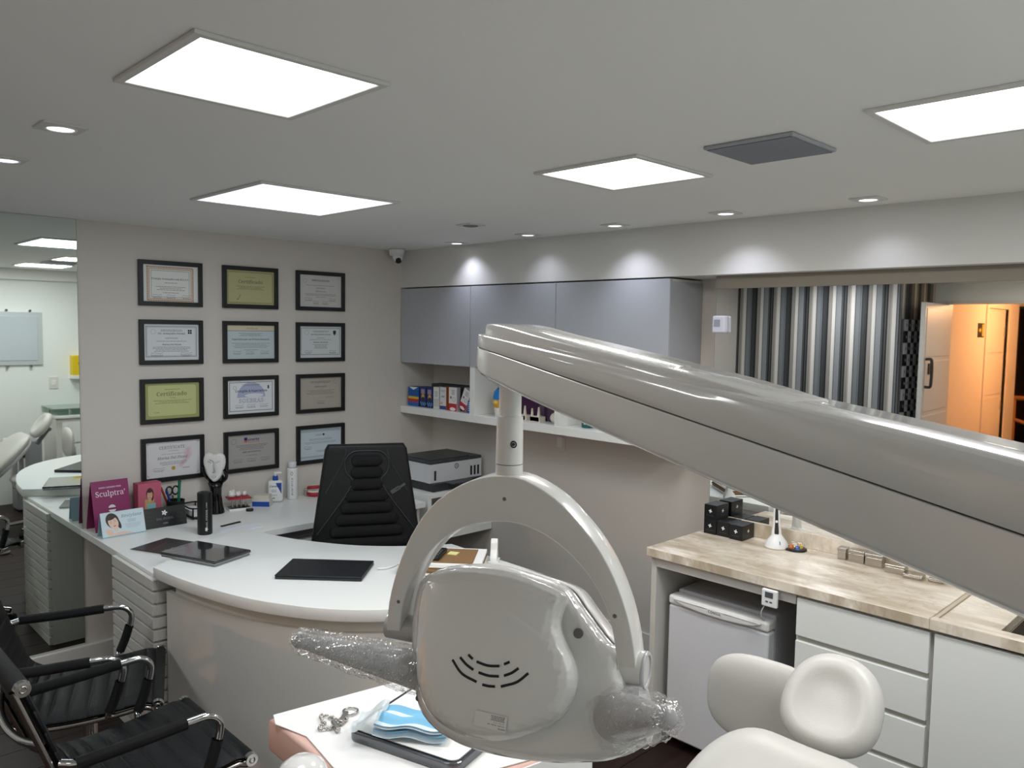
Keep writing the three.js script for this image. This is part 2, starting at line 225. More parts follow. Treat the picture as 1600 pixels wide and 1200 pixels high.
const certs = [
  ['framed certificate with an orange ornamental border, top row beside the tall mirror', (g, w, h) => { g.fillStyle = '#e9eae6'; g.fillRect(0, 0, w, h); g.strokeStyle = '#b98d6c'; g.lineWidth = 16; g.setLineDash([10, 4]); g.strokeRect(44, 22, w - 96, h - 36); g.setLineDash([]); g.lineWidth = 8; g.strokeStyle = '#cda98b'; g.strokeRect(60, 38, w - 128, h - 68); g.strokeStyle = '#7b7c74'; g.lineWidth = 3; g.strokeRect(78, 54, w - 164, h - 100); txt(g, '\u25CF', 170, 84, '26px serif', '#222'); txt(g, '\u25D0', 350, 88, '26px serif', '#222'); txt(g, 'Cirurgia Avan\u00E7ada com B.E.S.T.', w / 2 - 6, 128, 'bold 22px serif', '#4b5560'); lines(g, w / 2, 160, 120, 1, 12); lines(g, w / 2, 196, 280, 3, 14); lines(g, w / 2, 250, 150, 1, 12); signRow(g, 285, [130, w / 2, 400], 80); }],
  ['framed gold certificate in the middle of the top row', (g, w, h) => { g.fillStyle = '#b5b183'; g.fillRect(0, 0, w, h); g.strokeStyle = '#8f8c5f'; g.lineWidth = 6; g.strokeRect(20, 20, w - 40, h - 40); g.fillStyle = '#bcb989'; g.fillRect(30, 30, w - 60, h - 60); lines(g, w / 2, 66, 130, 1, 10, '#8d8b63'); txt(g, 'Certificado', w / 2, 112, 'bold 46px serif', '#6f7056'); lines(g, w / 2, 156, 300, 3, 13, '#76775a'); g.strokeStyle = '#4c4f3a'; g.lineWidth = 4; g.beginPath(); g.moveTo(110, 280); g.lineTo(120, 290); g.lineTo(150, 240); g.stroke(); txt(g, '\u2739', w / 2, 262, '50px serif', '#c3ab5a'); }],
  ['framed plain white certificate in the top row beside the security camera corner', (g, w, h) => { g.fillStyle = '#cfcfca'; g.fillRect(0, 0, w, h); txt(g, 'ESPECIALIZA\u00C7\u00C3O', w / 2, 58, 'bold 24px serif', '#333'); txt(g, '\u265C', w - 66, 84, '34px serif', '#333'); g.strokeStyle = '#aaa'; g.lineWidth = 3; g.beginPath(); g.arc(72, 66, 20, 0, 7); g.stroke(); lines(g, w / 2, 108, 340, 1, 12); txt(g, 'CERTIFICADO', w / 2, 138, '17px serif', '#444'); txt(g, 'ODONTOLOGIA', w / 2, 172, '17px serif', '#444'); lines(g, w / 2, 198, 380, 2, 13); lines(g, w / 2, 228, 120, 1, 12); signRow(g, 255, [110, w - 110]); signRow(g, 288, [200, 310], 70); }],
  ['framed white certificate with a dark crest, second row beside the tall mirror', (g, w, h) => { g.fillStyle = '#dde1e2'; g.fillRect(0, 0, w, h); g.strokeStyle = '#9aa1a5'; g.lineWidth = 8; g.strokeRect(24, 26, w - 48, h - 62); g.lineWidth = 2; g.strokeRect(34, 36, w - 68, h - 82); g.beginPath(); g.arc(88, 74, 22, 0, 7); g.stroke(); g.fillStyle = '#2c3038'; g.fillRect(w - 104, 54, 36, 38); g.fillStyle = '#c9ccd0'; g.fillRect(w - 88, 54, 4, 38); g.fillRect(w - 104, 71, 36, 4); lines(g, w / 2, 54, 200, 2, 11); txt(g, 'Cir. Avan\u00E7ados Paran\u00E1', w / 2, 90, 'bold 22px serif', '#4a5058'); txt(g, 'CERTIFICADO', w / 2, 132, '18px serif', '#555'); lines(g, w / 2, 158, 280, 1, 12); txt(g, 'Marisa Dal Pizzol', w / 2, 190, 'bold 20px serif', '#4a5058'); lines(g, w / 2, 212, 350, 4, 13); signRow(g, 282, [120, w - 120], 110); }],
  ['framed pale blue certificate with a cream band in the middle of the second row', (g, w, h) => { g.fillStyle = '#c3d0d4'; g.fillRect(0, 0, w, h); g.fillStyle = '#d8cdb2'; g.fillRect(0, 0, w, 58); g.fillStyle = '#6f817f'; g.fillRect(0, 56, w, 5); txt(g, 'Certificado', w / 2 + 10, 34, 'italic 24px serif', '#7c735d'); txt(g, '\u265C', w - 54, 34, '36px serif', '#23262b'); lines(g, w / 2, 80, 260, 3, 12); txt(g, 'Especializa\u00E7\u00E3o em Pr\u00F3tese Dent\u00E1ria', w / 2, 142, 'bold 22px serif', '#2f3a44'); lines(g, w / 2, 178, 400, 4, 14); lines(g, w / 2, 244, 150, 1, 12); signRow(g, 272, [110, w / 2 - 10, w - 110]); }],
  ['framed white certificate with a dark shield, second row beside the grey cabinets', (g, w, h) => { g.fillStyle = '#d6dcdd'; g.fillRect(0, 0, w, h); g.strokeStyle = '#9fa9ad'; g.lineWidth = 8; g.strokeRect(22, 24, w - 44, h - 62); g.lineWidth = 3; g.beginPath(); g.arc(88, 68, 24, 0, 7); g.stroke(); g.fillStyle = '#2c333a'; g.fillRect(w - 104, 46, 36, 30); g.beginPath(); g.moveTo(w - 104, 76); g.lineTo(w - 68, 76); g.lineTo(w - 86, 100); g.fill(); lines(g, w / 2, 50, 200, 2, 11); txt(g, 'Aperfei\u00E7oamento Paran\u00E1', w / 2, 88, 'bold 19px serif', '#555b62'); txt(g, 'CERTIFICADO', w / 2, 124, '15px serif', '#666'); lines(g, w / 2, 142, 260, 1, 12); txt(g, 'Marisa Dal Pizzol', w / 2, 170, 'bold 20px serif', '#4a5058'); lines(g, w / 2, 192, 190, 4, 13); signRow(g, 272, [110, w - 110]); }],
  ['framed gold certificate in the third row beside the tall mirror', (g, w, h) => { g.fillStyle = '#a9ab72'; g.fillRect(0, 0, w, h); g.fillStyle = '#c5c98d'; g.beginPath(); g.roundRect ? g.roundRect(30, 22, w - 60, h - 50, 24) : g.rect(30, 22, w - 60, h - 50); g.fill(); g.strokeStyle = '#999b5f'; g.lineWidth = 5; g.stroke(); lines(g, w / 2, 62, 140, 1, 10, '#8c8d5c'); txt(g, 'Certificado', w / 2 - 6, 106, 'bold 50px serif', '#7d7f55'); txt(g, 'CONFERE', w / 2, 142, '13px serif', '#666842'); lines(g, w / 2, 164, 350, 3, 13, '#84865b'); lines(g, 110, 272, 50, 1, 10, '#84865b'); }],
  ['framed certificate with a pale blue half-disc emblem in the middle of the third row', (g, w, h) => { g.fillStyle = '#e2e4e6'; g.fillRect(0, 0, w, h); g.strokeStyle = '#5b5f66'; g.lineWidth = 5; g.strokeRect(28, 26, w - 56, h - 56); g.fillStyle = '#aab3cf'; g.beginPath(); g.arc(w / 2, 176, 150, Math.PI, 0); g.fill(); g.fillStyle = '#dfe3ea'; g.beginPath(); g.ellipse(w / 2 + 30, 158, 100, 20, 0, 0, 7); g.fill(); txt(g, 'Cir\u00FArgi\u00E3o & Especialista', w / 2, 112, 'bold 30px sans-serif', '#3c4352'); txt(g, 'SOEBRAS', w / 2, 208, 'bold 56px serif', '#c3c8d6'); g.lineWidth = 1.5; g.strokeStyle = '#8890a4'; g.font = 'bold 56px serif'; g.strokeText('SOEBRAS', w / 2, 208); g.strokeStyle = '#777'; g.lineWidth = 3; g.beginPath(); g.arc(82, 78, 16, 0, 7); g.stroke(); g.fillStyle = '#333'; g.fillRect(w - 80, 62, 16, 34); lines(g, w / 2, 46, 190, 2, 10); signRow(g, 262, [130, w / 2, w - 120], 90); }],
  ['framed beige certificate in the third row beside the grey cabinets', (g, w, h) => { g.fillStyle = '#b4aea2'; g.fillRect(0, 0, w, h); g.strokeStyle = '#8d887d'; g.lineWidth = 3; g.strokeRect(20, 14, w - 40, h - 20); txt(g, '\u265C', 70, 60, '44px serif', '#77736a'); g.beginPath(); g.arc(w - 78, 52, 20, 0, 7); g.stroke(); lines(g, w / 2, 44, 250, 2, 12, '#76736b'); txt(g, 'HABILITA\u00C7\u00C3O', w / 2, 100, 'bold 20px serif', '#5e5b53'); lines(g, w / 2, 138, 350, 4, 13, '#85827a'); lines(g, w - 140, 214, 100, 1, 12, '#85827a'); signRow(g, 268, [w / 2]); }],
  ['framed pink-brushed certificate with a gold seal above the pink box', (g, w, h) => { g.fillStyle = '#dcdbdc'; g.fillRect(0, 0, w, h); g.fillStyle = '#d5a3b2'; for (let i = 0; i < 26; i++) { g.globalAlpha = 0.22; g.beginPath(); g.ellipse(392 + Math.sin(i * 2.3) * 16 - (i > 13 ? (i - 13) * 6 : 0), 80 + i * 6.6, 40 - Math.abs(i - 11), 10, -0.5, 0, 7); g.fill(); } g.globalAlpha = 1; txt(g, 'CERTIFICATE', w / 2 - 10, 62, '38px serif', '#6d6f78'); txt(g, 'OF ACHIEVEMENT', w / 2, 94, '12px sans-serif', '#888'); lines(g, w / 2, 120, 220, 1, 10, '#aaa'); txt(g, 'Marisa Dal Pizzol', w / 2 - 10, 158, 'italic 34px serif', '#4a4c55'); lines(g, w / 2, 194, 250, 3, 12, '#9a9a9e'); signRow(g, 262, [120], 110); g.fillStyle = '#c79a3c'; g.beginPath(); g.arc(w / 2, 258, 18, 0, 7); g.fill(); txt(g, 'Instituto', 376, 262, 'bold 16px serif', '#b06480'); g.strokeStyle = '#777'; g.lineWidth = 3; for (const [x, y, a, b] of [[20, 20, 1, 1], [w - 20, 20, -1, 1], [20, h - 20, 1, -1], [w - 20, h - 20, -1, -1]]) { g.beginPath(); g.moveTo(x + 16 * a, y); g.lineTo(x, y); g.lineTo(x, y + 16 * b); g.stroke(); } }],
  ['framed grey certificate with a blue and red heading in the bottom row', (g, w, h) => { g.fillStyle = '#aaa7a4'; g.fillRect(0, 0, w, h); g.strokeStyle = '#86837f'; g.lineWidth = 4; g.beginPath(); g.arc(66, 66, 26, 0, 7); g.stroke(); g.fillStyle = '#cf5a44'; g.fillRect(176, 62, 32, 20); g.fillStyle = '#2a3473'; g.fillRect(176, 34, 32, 28); txt(g, 'funorte', 268, 56, 'bold 38px sans-serif', '#2a3473'); g.fillStyle = '#cf5a44'; g.fillRect(210, 78, 130, 5); lines(g, w / 2, 108, 350, 4, 14, '#76736f'); txt(g, 'IMPLANTODONTIA', w / 2, 178, 'bold 20px serif', '#4c4a47'); lines(g, w / 2, 212, 130, 1, 12, '#76736f'); signRow(g, 262, [110, w / 2, w - 110], 100); }],
  ['framed pale blue certificate partly hidden by the black desk chair', (g, w, h) => { g.fillStyle = '#c5d2d8'; g.fillRect(0, 0, w, h); g.fillStyle = '#a9b9c1'; g.fillRect(14, 14, w - 28, 26); g.fillRect(14, h - 44, w - 28, 20); txt(g, 'instituto', w / 2 - 26, 74, '22px sans-serif', '#5d6d78'); g.fillStyle = '#2e3b48'; g.beginPath(); g.arc(w / 2 + 34, 72, 12, 0, 7); g.fill(); lines(g, w / 2, 112, 280, 2, 13, '#8797a1'); lines(g, w / 2, 146, 390, 2, 13, '#8797a1'); signRow(g, 205, [100, w - 130]); lines(g, w / 2, 240, 120, 2, 12, '#8797a1'); }],
];
const frameGeo = (() => { const a = FW / 2, b = FH / 2; return mergeGeometries([bx(-a, a, b - FB, b, 0, 0.02, 0.002), bx(-a, a, -b, -b + FB, 0, 0.02, 0.002), bx(-a, -a + FB, -b + FB - 0.002, b - FB + 0.002, 0, 0.02, 0.002), bx(a - FB, a, -b + FB - 0.002, b - FB + 0.002, 0, 0.02, 0.002)]); })();
const certGeo = new THREE.PlaneGeometry(FW - 2 * FB + 0.004, FH - 2 * FB + 0.004).translate(0, 0, 0.008), certBack = bx(-FW / 2 + 0.01, FW / 2 - 0.01, -FH / 2 + 0.01, FH / 2 - 0.01, 0.0005, 0.007);
const frameMat = M(0x0b0d0f, 0.4);
certs.forEach(([label, draw], i) => { const r = Math.floor(i / 3), k = i % 3; const t = thing('framed_certificate', label, 'certificate', [certCols[k] + FW / 2, certRows[r] - FH / 2, 0.0], 0, 'framed certificates on the beige wall');
  part('frame', frameGeo, frameMat, t); part('backing', certBack, mat.dark, t); part('print', certGeo, M(0xffffff, 0.25, 0, { map: canvasTex(512, 338, draw) }), t); });
// ---------- wall cabinets ----------
{ const t = thing('wall_cabinet', 'row of three grey wall cabinet doors under the soffit', 'cabinet', [0, 1.562, 0]);
  const top = 0.484; part('body', [bx(-0.262, -0.002, 0, 0.018, 0.004, 2.128), bx(-0.262, -0.002, top - 0.018, top, 0.004, 2.128), bx(-0.012, -0.002, 0.018, top - 0.018, 0.004, 2.128), bx(-0.262, -0.012, 0.018, top - 0.018, 0.004, 0.022), bx(-0.262, -0.012, 0.018, top - 0.018, 2.11, 2.128)], mat.lacquerSoft, t);
  for (const [a, b] of [[0.004, 0.698], [0.701, 1.395], [1.398, 2.13]]) part('door', bx(-0.284, -0.264, -0.003, top, a, b, 0.0015), mat.doorGrey, t);
  part('end_panel', bx(-0.28, -0.002, 0, top - 0.012, 2.128, 2.132), mat.doorGrey, t); }
{ const t = thing('wall_shelf', 'white open shelf with dividers below the grey wall cabinets', 'shelf', [0, 1.222, 0]);
  part('shelf_board', bx(-0.284, -0.002, 0, 0.046, 0.004, 2.13, 0.002), mat.lacquer, t);
  for (const z of [0.70, 1.40, 2.08]) part('divider', bx(-0.282, -0.002, 0.046, 0.337, z, z + 0.045, 0.002), mat.lacquer, t);
  part('back_panel', bx(-0.010, -0.002, 0.046, 0.337, 0.745, 2.08), mat.lacquer, t); }
// items on the shelf
const SY = 1.268;
function carton(name, label, z, w, h, d, draw, o = {}) { const t = thing(name, label, 'box', [o.x ?? -0.235, SY, z], o.turn || 0, o.group ?? 'product boxes on the open shelf');
  const b = part('carton', bx(0, d, 0, h, -w / 2, w / 2, 0.001), M(o.side || 0xdddddd, 0.45), t);
  part('front_print', new THREE.PlaneGeometry(w - 0.001, h - 0.001).rotateY(-Math.PI / 2).translate(-0.0006, h / 2, 0), M(0xffffff, 0.4, 0, { map: canvasTex(128, 256, draw) }), t); if (o.tilt) { t.rotation.x = o.tilt; t.position.y += o.lift || 0; } return t; }
const dBlueYel = (g, w, h) => { g.fillStyle = '#1668b8'; g.fillRect(0, 0, w, h); g.fillStyle = '#eef3f6'; g.beginPath(); g.moveTo(10, 0); g.lineTo(118, 0); g.lineTo(64, 40); g.fill(); g.fillStyle = '#0d56a4'; g.fillRect(0, 40, w, 70); g.fillStyle = '#e9bb1d'; g.fillRect(0, 128, w, 40); g.fillStyle = '#c22a28'; g.fillRect(0, 160, w, 42); };
const dNavy = (g, w, h) => { g.fillStyle = '#1c2f6b'; g.fillRect(0, 0, w, h); g.fillStyle = '#a08cae'; g.fillRect(20, 30, 80, 60); g.fillStyle = '#d7a63c'; g.beginPath(); g.arc(64, 125, 34, 0, 7); g.fill(); g.fillStyle = '#2e241f'; g.fillRect(40, 130, 50, 40); g.fillStyle = '#7cc4e8'; for (let i = 0; i < 8; i++) { g.beginPath(); g.arc(15 + i * 15, 200 + (i % 3) * 15, 9, 0, 7); g.fill(); } };
const dWhite = (g, w, h) => { g.fillStyle = '#e4e4de'; g.fillRect(0, 0, w, h); lines(g, 64, 50, 80, 5, 14, '#6f7f86'); g.fillStyle = '#c9cfce'; g.fillRect(10, 140, w - 20, 90); };
const dOral = (g, w, h) => { g.fillStyle = '#dedfe4'; g.fillRect(0, 0, w, h); lines(g, 64, 34, 90, 2, 14, '#6a6f77'); txt(g, 'oral', 64, 105, 'bold 34px sans-serif', '#41506d'); g.fillStyle = '#e2b58b'; g.fillRect(8, 168, 50, 30); g.fillStyle = '#2f4a8c'; g.fillRect(0, 212, w, 40); };
const dRed = (g, w, h) => { g.fillStyle = '#eceae8'; g.fillRect(0, 0, w, h); lines(g, 70, 30, 60, 4, 14, '#51555c'); g.fillStyle = '#777'; g.beginPath(); g.arc(34, 110, 14, 0, 7); g.fill(); g.strokeStyle = '#b78e93'; g.lineWidth = 4; g.beginPath(); g.arc(84, 130, 22, 0, 7); g.stroke(); g.fillStyle = '#c1283b'; g.fillRect(0, 176, w, 80); g.fillStyle = '#f0ecec'; g.beginPath(); g.ellipse(64, 235, 46, 18, 0, 0, 7); g.fill(); };
carton('toothpaste_box', 'blue box with yellow and red bands at the shelf end by the certificates', 0.082, 0.115, 0.128, 0.07, dBlueYel, { side: 0x17408a });
carton('toothpaste_box', 'first dark blue box with a round yellow motif on the shelf', 0.185, 0.062, 0.136, 0.05, dNavy, { side: 0x16265c });
carton('toothpaste_box', 'second dark blue box with a round yellow motif beside the plain white box', 0.255, 0.062, 0.136, 0.05, dNavy, { side: 0x16265c });
carton('toothpaste_box', 'plain white upright box between dark blue and orange-sided boxes', 0.322, 0.056, 0.142, 0.05, dWhite, { side: 0xd8d8d2 });
carton('toothpaste_box', 'white and blue upright box with an orange side on the shelf', 0.392, 0.062, 0.146, 0.055, dOral, { side: 0xb5622f });
carton('toothbrush_pack', 'upright white pack with a red base on the shelf', 0.488, 0.078, 0.15, 0.03, dRed, { side: 0xb9b5bd });
carton('toothbrush_pack', 'tilted white pack with a red base leaning on the shelf', 0.575, 0.066, 0.14, 0.03, dRed, { side: 0xb9b5bd, tilt: 0.42, lift: 0.016 });
carton('toothpaste_box', 'small blue box with a yellow stripe against the shelf divider', 0.664, 0.066, 0.075, 0.05, (g, w, h) => { g.fillStyle = '#2160b4'; g.fillRect(0, 0, w, h); g.fillStyle = '#ecc54b'; g.fillRect(80, 40, 30, 150); g.fillStyle = '#cfe3f2'; for (let i = 0; i < 5; i++) g.fillRect(6, 30 + i * 40, 40, 16); }, { side: 0x1c3f86 });
{ const t = thing('storage_bin', 'dark grey plastic bin behind the product boxes on the shelf', 'bin', [-0.12, SY, 0.40]); const s = rrect(0.10, 0.44, 0.02), h = rrect(0.09, 0.43, 0.018); s.holes.push(h);
  part('rim_wall', extr(s, 0.155, 0.002).rotateX(-Math.PI / 2), M(0x3a3d40, 0.5), t); part('base', bx(-0.048, 0.048, 0, 0.006, -0.218, 0.218), M(0x3a3d40, 0.5), t); }
{ const t = thing('toy_figure', 'blue, yellow and white dome-topped toy cup on the shelf', 'toy', [-0.19, SY, 0.895]);
  part('cup', lathe([[0, 0], [0.045, 0], [0.05, 0.05], [0.05, 0.055], [0, 0.055]]), mat.white, t); part('middle', lathe([[0.05, 0.055], [0.058, 0.07], [0.058, 0.1], [0.054, 0.105], [0, 0.105]]), M(0xd9a51e, 0.35), t);
  part('dome', lathe([[0.056, 0.103], [0.058, 0.12], [0.05, 0.15], [0.03, 0.172], [0, 0.18]]), M(0x1a86d6, 0.2), t); part('snout', new THREE.SphereGeometry(0.018, 16, 12).scale(1, 0.8, 1).translate(-0.052, 0.085, 0), M(0xe9c46a, 0.4), t); }
single('product_box', 'dark purple box standing behind the jaw models on the shelf', 'box', bx(-0.06, 0.02, 0, 0.20, -0.12, 0.17, 0.002), M(0x3a0f40, 0.4), [-0.10, SY, 1.13]);
function jaw(z, label) { const t = thing('jaw_model', label, 'dental model', [-0.20, SY, z], 0, 'plaster jaw models on the shelf');
  part('base', extr(shapeOf([[-0.035, -0.03], [0.035, -0.03], [0.04, 0.02], [0.02, 0.035], [-0.02, 0.035], [-0.04, 0.02]]), 0.03, 0.003).rotateX(-Math.PI / 2), mat.tooth, t);
  const up = shapeOf([[-0.038, 0.028], [-0.03, 0.03], [-0.024, 0.075], [-0.018, 0.03], [0.0, 0.034], [0.02, 0.03], [0.028, 0.085], [0.036, 0.03], [0.04, 0.0], [-0.04, 0.0]]); part('ramus', extr(up, 0.014, 0.002).translate(0, 0, 0.016), mat.tooth, t); t.rotation.y = -Math.PI / 2; return t; }
jaw(1.09, 'cream plaster jaw model beside the toy cup on the shelf'); jaw(1.20, 'cream plaster jaw model in front of the purple box'); 
{ const t = thing('clear_box', 'clear acrylic box beside the jaw models on the shelf', 'box', [-0.2, SY, 1.315]); part('shell', bx(-0.05, 0.05, 0, 0.10, -0.06, 0.06), mat.glass, t); part('content', new THREE.SphereGeometry(0.03, 16, 12).translate(0, 0.032, 0.02), mat.tooth, t); }
{ const t = thing('small_bottle', 'dark teal bottle with a white label on the shelf', 'bottle', [-0.2, SY, 1.57]); part('body', rb(0.05, 0.085, 0.05, 0.008).translate(0, 0.0425, 0), mat.teal, t); part('label', bx(-0.0262, -0.0252, 0.02, 0.065, -0.005, 0.018), mat.paper, t); part('cap', cyl(0.014, 0.014, 0.025).translate(0, 0.097, 0), mat.black, t); }
{ const t = thing('wall_socket', 'beige wall socket below the open shelf', 'socket', [0, 1.12, 1.2]); part('plate', bx(-0.008, 0, -0.04, 0.06, -0.04, 0.04, 0.002), mat.wall, t); part('insert', bx(-0.011, -0.008, -0.02, 0.04, -0.022, 0.022, 0.001), mat.trim, t); }
// ---------- desk ----------
const DY = 0.755, TY = 0.80;
{ const t = thing('back_counter', 'long white worktop along the certificate wall', 'counter', [0, 0, 0]);
  part('worktop', [bx(-2.262, -0.56, DY - 0.033, DY, 0.001, 0.632, 0.002), bx(-2.262, -1.9, DY - 0.033, DY, 0.632, 1.0)], mat.lacquer, t);
  part('rail', bx(-1.9, -0.58, DY - 0.085, DY - 0.033, 0.56, 0.575), mat.grey, t);
  part('drawer_front', bx(-1.88, -1.24, 0.42, DY - 0.09, 0.60, 0.618, 0.002), mat.lacquerSoft, t); part('drawer_front', bx(-1.88, -1.24, 0.06, 0.41, 0.60, 0.618, 0.002), mat.lacquerSoft, t);
  part('carcass', bx(-1.88, -1.24, 0.0, DY - 0.09, 0.02, 0.60), mat.lacquerSoft, t);
  part('side_panel', bx(-0.60, -0.58, 0, DY - 0.033, 0.02, 0.6), mat.lacquerSoft, t); }
{ const t = thing('slatted_pedestal', 'white desk pedestal clad with horizontal slats under the worktop corner', 'pedestal', [-2.283, 0, 0.53]);
  part('core', bx(0.019, 0.36, 0, DY - 0.034, 0, 0.474), mat.lacquerSoft, t);
  const N = 14, p = (DY - 0.006) / N, g1 = bx(0, 0.019, 0.002, p - 0.009, 0, 0.49, 0.0015), g2 = bx(0.0, 0.38, 0.002, p - 0.009, 0.474, 0.491, 0.0015);
  for (let i = 0; i < N; i++) { part('slat', g1, mat.lacquerSoft, t, [0, i * p, 0]); part('slat', g2, mat.lacquerSoft, t, [0.019, i * p, 0]); } }
{ const t = thing('curved_desk', 'curved white reception desk with a thick rounded top', 'desk', [0, 0, 0]);
  const front = [[-2.283, 1.03], [-2.262, 1.24], [-2.223, 1.443], [-2.17, 1.63], [-2.096, 1.79], [-2.02, 1.91], [-1.939, 2.0], [-1.852, 2.069], [-1.74, 2.13], [-1.6, 2.175], [-1.42, 2.2], [-1.2, 2.205]], inner = [[-1.14, 1.56], [-1.24, 1.50], [-1.351, 1.423], [-1.475, 1.3], [-1.57, 1.15], [-1.648, 0.974], [-1.69, 0.80], [-1.718, 0.632]];
  const fc = new THREE.CatmullRomCurve3(front.map(p => V(p[0], 0, p[1]))).getPoints(60), ic = new THREE.CatmullRomCurve3(inner.map(p => V(p[0], 0, p[1]))).getPoints(40);
  const s = new THREE.Shape([...fc, V(-1.15, 0, 2.15), ...ic].map(p => new THREE.Vector2(p.x, -p.z)));
  part('desk_top', creased(extr(s, 0.0445, 0.002, 2).rotateX(-Math.PI / 2).translate(0, TY - 0.0445, 0)), mat.lacquer, t);
  const band = (off, y0, y1, th, a, b) => { const pts = fc.slice(a, b), out = [], inn = []; pts.forEach((p, i) => { const q = pts[Math.min(i + 1, pts.length - 1)], r = pts[Math.max(i - 1, 0)], d = q.clone().sub(r).normalize(), n = V(-d.z, 0, d.x); if (n.x + n.z * -1 > 0 && false) n.negate(); out.push(p.clone().addScaledVector(n, -off)); inn.push(p.clone().addScaledVector(n, -off - th)); }); const sh2 = new THREE.Shape([...out, ...inn.reverse()].map(p => new THREE.Vector2(p.x, -p.z))); return creased(extr(sh2, y1 - y0).rotateX(-Math.PI / 2).translate(0, y0, 0)); };
  part('recessed_band', band(0.055, 0.70, TY - 0.046, 0.02, 2, 60), mat.lacquerSoft, t);
  part('front_panel', band(0.035, 0.0, 0.70, 0.02, 1, 60), mat.lacquerSoft, t);
  part('end_panel', bx(-1.18, -1.16, 0, TY - 0.046, 1.6, 2.15, 0.002), mat.lacquerSoft, t); }
// ---------- things on the desk ----------
function tent(name, label, cat, pos, turn, w, h, spread, lean, faceTex, sideMat) { // folded card standing like a tent
  const t = thing(name, label, cat, pos, turn); const a = Math.atan2(spread / 2, h), L = Math.hypot(spread / 2, h);
  const f = part('front_leaf', bx(-w / 2, w / 2, -L, 0, -0.0015, 0.0005), sideMat, t, [0, h, 0], [-a, 0, 0]);
  part('print', new THREE.PlaneGeometry(w - 0.001, L - 0.001).translate(0, -L / 2, 0.0009), M(0xffffff, 0.35, 0, { map: faceTex }), f);
  part('rear_leaf', bx(-w / 2, w / 2, -L, 0, -0.0005, 0.0015), sideMat, t, [0, h, 0], [a, 0, 0]); return t; }
function face(g, x, y, s, skin, hair, tilt = 0) { g.save(); g.translate(x, y); g.rotate(tilt); const el = (cx, cy, rx, ry, c, a = 0) => { g.fillStyle = c; g.beginPath(); g.ellipse(cx * s, cy * s, rx * s, ry * s, a, 0, 7); g.fill(); };
  el(0, -0.16, 0.5, 0.66, hair); el(0.34, 0.22, 0.16, 0.5, hair); el(0, 0.55, 0.17, 0.3, skin); el(0, 0.02, 0.38, 0.54, skin); el(0, 0.3, 0.26, 0.28, skin); el(0.0, -0.42, 0.34, 0.16, hair);
  for (const k of [-1, 1]) { g.strokeStyle = '#4d3a33'; g.lineWidth = s * 0.022; g.beginPath(); g.ellipse(k * 0.16 * s, -0.03 * s, 0.075 * s, 0.03 * s, 0, 0.1, 3.0); g.stroke(); g.lineWidth = s * 0.02; g.beginPath(); g.ellipse(k * 0.16 * s, -0.1 * s, 0.1 * s, 0.05 * s, 0, 3.5, 5.9); g.stroke(); }
  g.strokeStyle = '#c9a08d'; g.lineWidth = s * 0.018; g.beginPath(); g.moveTo(0.03 * s, 0); g.lineTo(0.05 * s, 0.16 * s); g.lineTo(-0.03 * s, 0.18 * s); g.stroke(); el(0, 0.31, 0.11, 0.035, '#b9544f'); el(0, 0.335, 0.08, 0.03, '#c66a62'); g.restore(); }
tent('desk_sign', 'tall magenta tent sign beside the tall mirror', 'sign', [-2.145, DY, 0.075], 0.06, 0.18, 0.245, 0.12, 0, canvasTex(384, 512, (g, w, h) => { g.fillStyle = '#8c2561'; g.fillRect(0, 0, w, h); txt(g, 'NOVO CUIDADO PARA', w / 2, 70, 'bold 22px sans-serif', '#e9d5e0'); txt(g, 'Sculptra\u2019', w / 2, 132, '74px serif', '#f4e8ee'); g.fillStyle = '#e7dde2'; g.beginPath(); g.arc(w / 2, 290, 40, 0, 7); g.fill(); g.fillStyle = '#6d1c4b'; g.fillRect(w / 2 - 44, 280, 88, 20); }), M(0x7d1f56, 0.4));
tent('desk_card', 'pale blue tent card with a portrait of a resting woman', 'card', [-2.14, DY, 0.235], 0.05, 0.205, 0.118, 0.07, 0, canvasTex(512, 320, (g, w, h) => { g.fillStyle = '#cddfe6'; g.fillRect(0, 0, w, h); g.fillStyle = '#e3c6b6'; g.beginPath(); g.moveTo(60, h); g.quadraticCurveTo(200, 210, 400, h); g.fill(); face(g, 140, 135, 150, '#e8cbb9', '#35241f', -0.3); g.fillStyle = '#e8cbb9'; g.beginPath(); g.ellipse(92, 262, 34, 66, -0.6, 0, 7); g.fill(); g.strokeStyle = '#d3b09c'; g.lineWidth = 3; for (let q = 0; q < 4; q++) { g.beginPath(); g.moveTo(62 + q * 16, 235 - q * 6); g.lineTo(84 + q * 16, 290 - q * 4); g.stroke(); } txt(g, 'Restylane', 360, 70, 'italic 54px serif', '#6b7f9b'); lines(g, 360, 122, 110, 3, 14, '#8aa0b2'); lines(g, 370, 176, 200, 4, 16, '#9db4c4'); g.fillStyle = '#8fb6c2'; g.fillRect(0, h - 14, w, 14); }), M(0x9cc3cb, 0.4));
{ const t = thing('photo_box', 'pink box with a portrait print beside the pen holder', 'box', [-1.965, DY, 0.09], 0.05); part('carton', bx(-0.06, 0.06, 0, 0.215, -0.03, 0.03, 0.001), M(0xb04a60, 0.5), t);
  part('print', new THREE.PlaneGeometry(0.118, 0.212).translate(0, 0.1075, 0.0306), M(0xffffff, 0.4, 0, { map: canvasTex(320, 480, (g, w, h) => { g.fillStyle = '#c4637a'; g.fillRect(0, 0, w, h); g.fillStyle = '#c9a66c'; g.fillRect(90, 190, 130, 160); face(g, 160, 140, 100, '#dcae93', '#4a2f25'); g.fillStyle = '#8fc4c6'; g.fillRect(120, 240, 120, 140); g.fillStyle = '#b83f4c'; g.fillRect(0, 390, w, 90); }) }), t); }
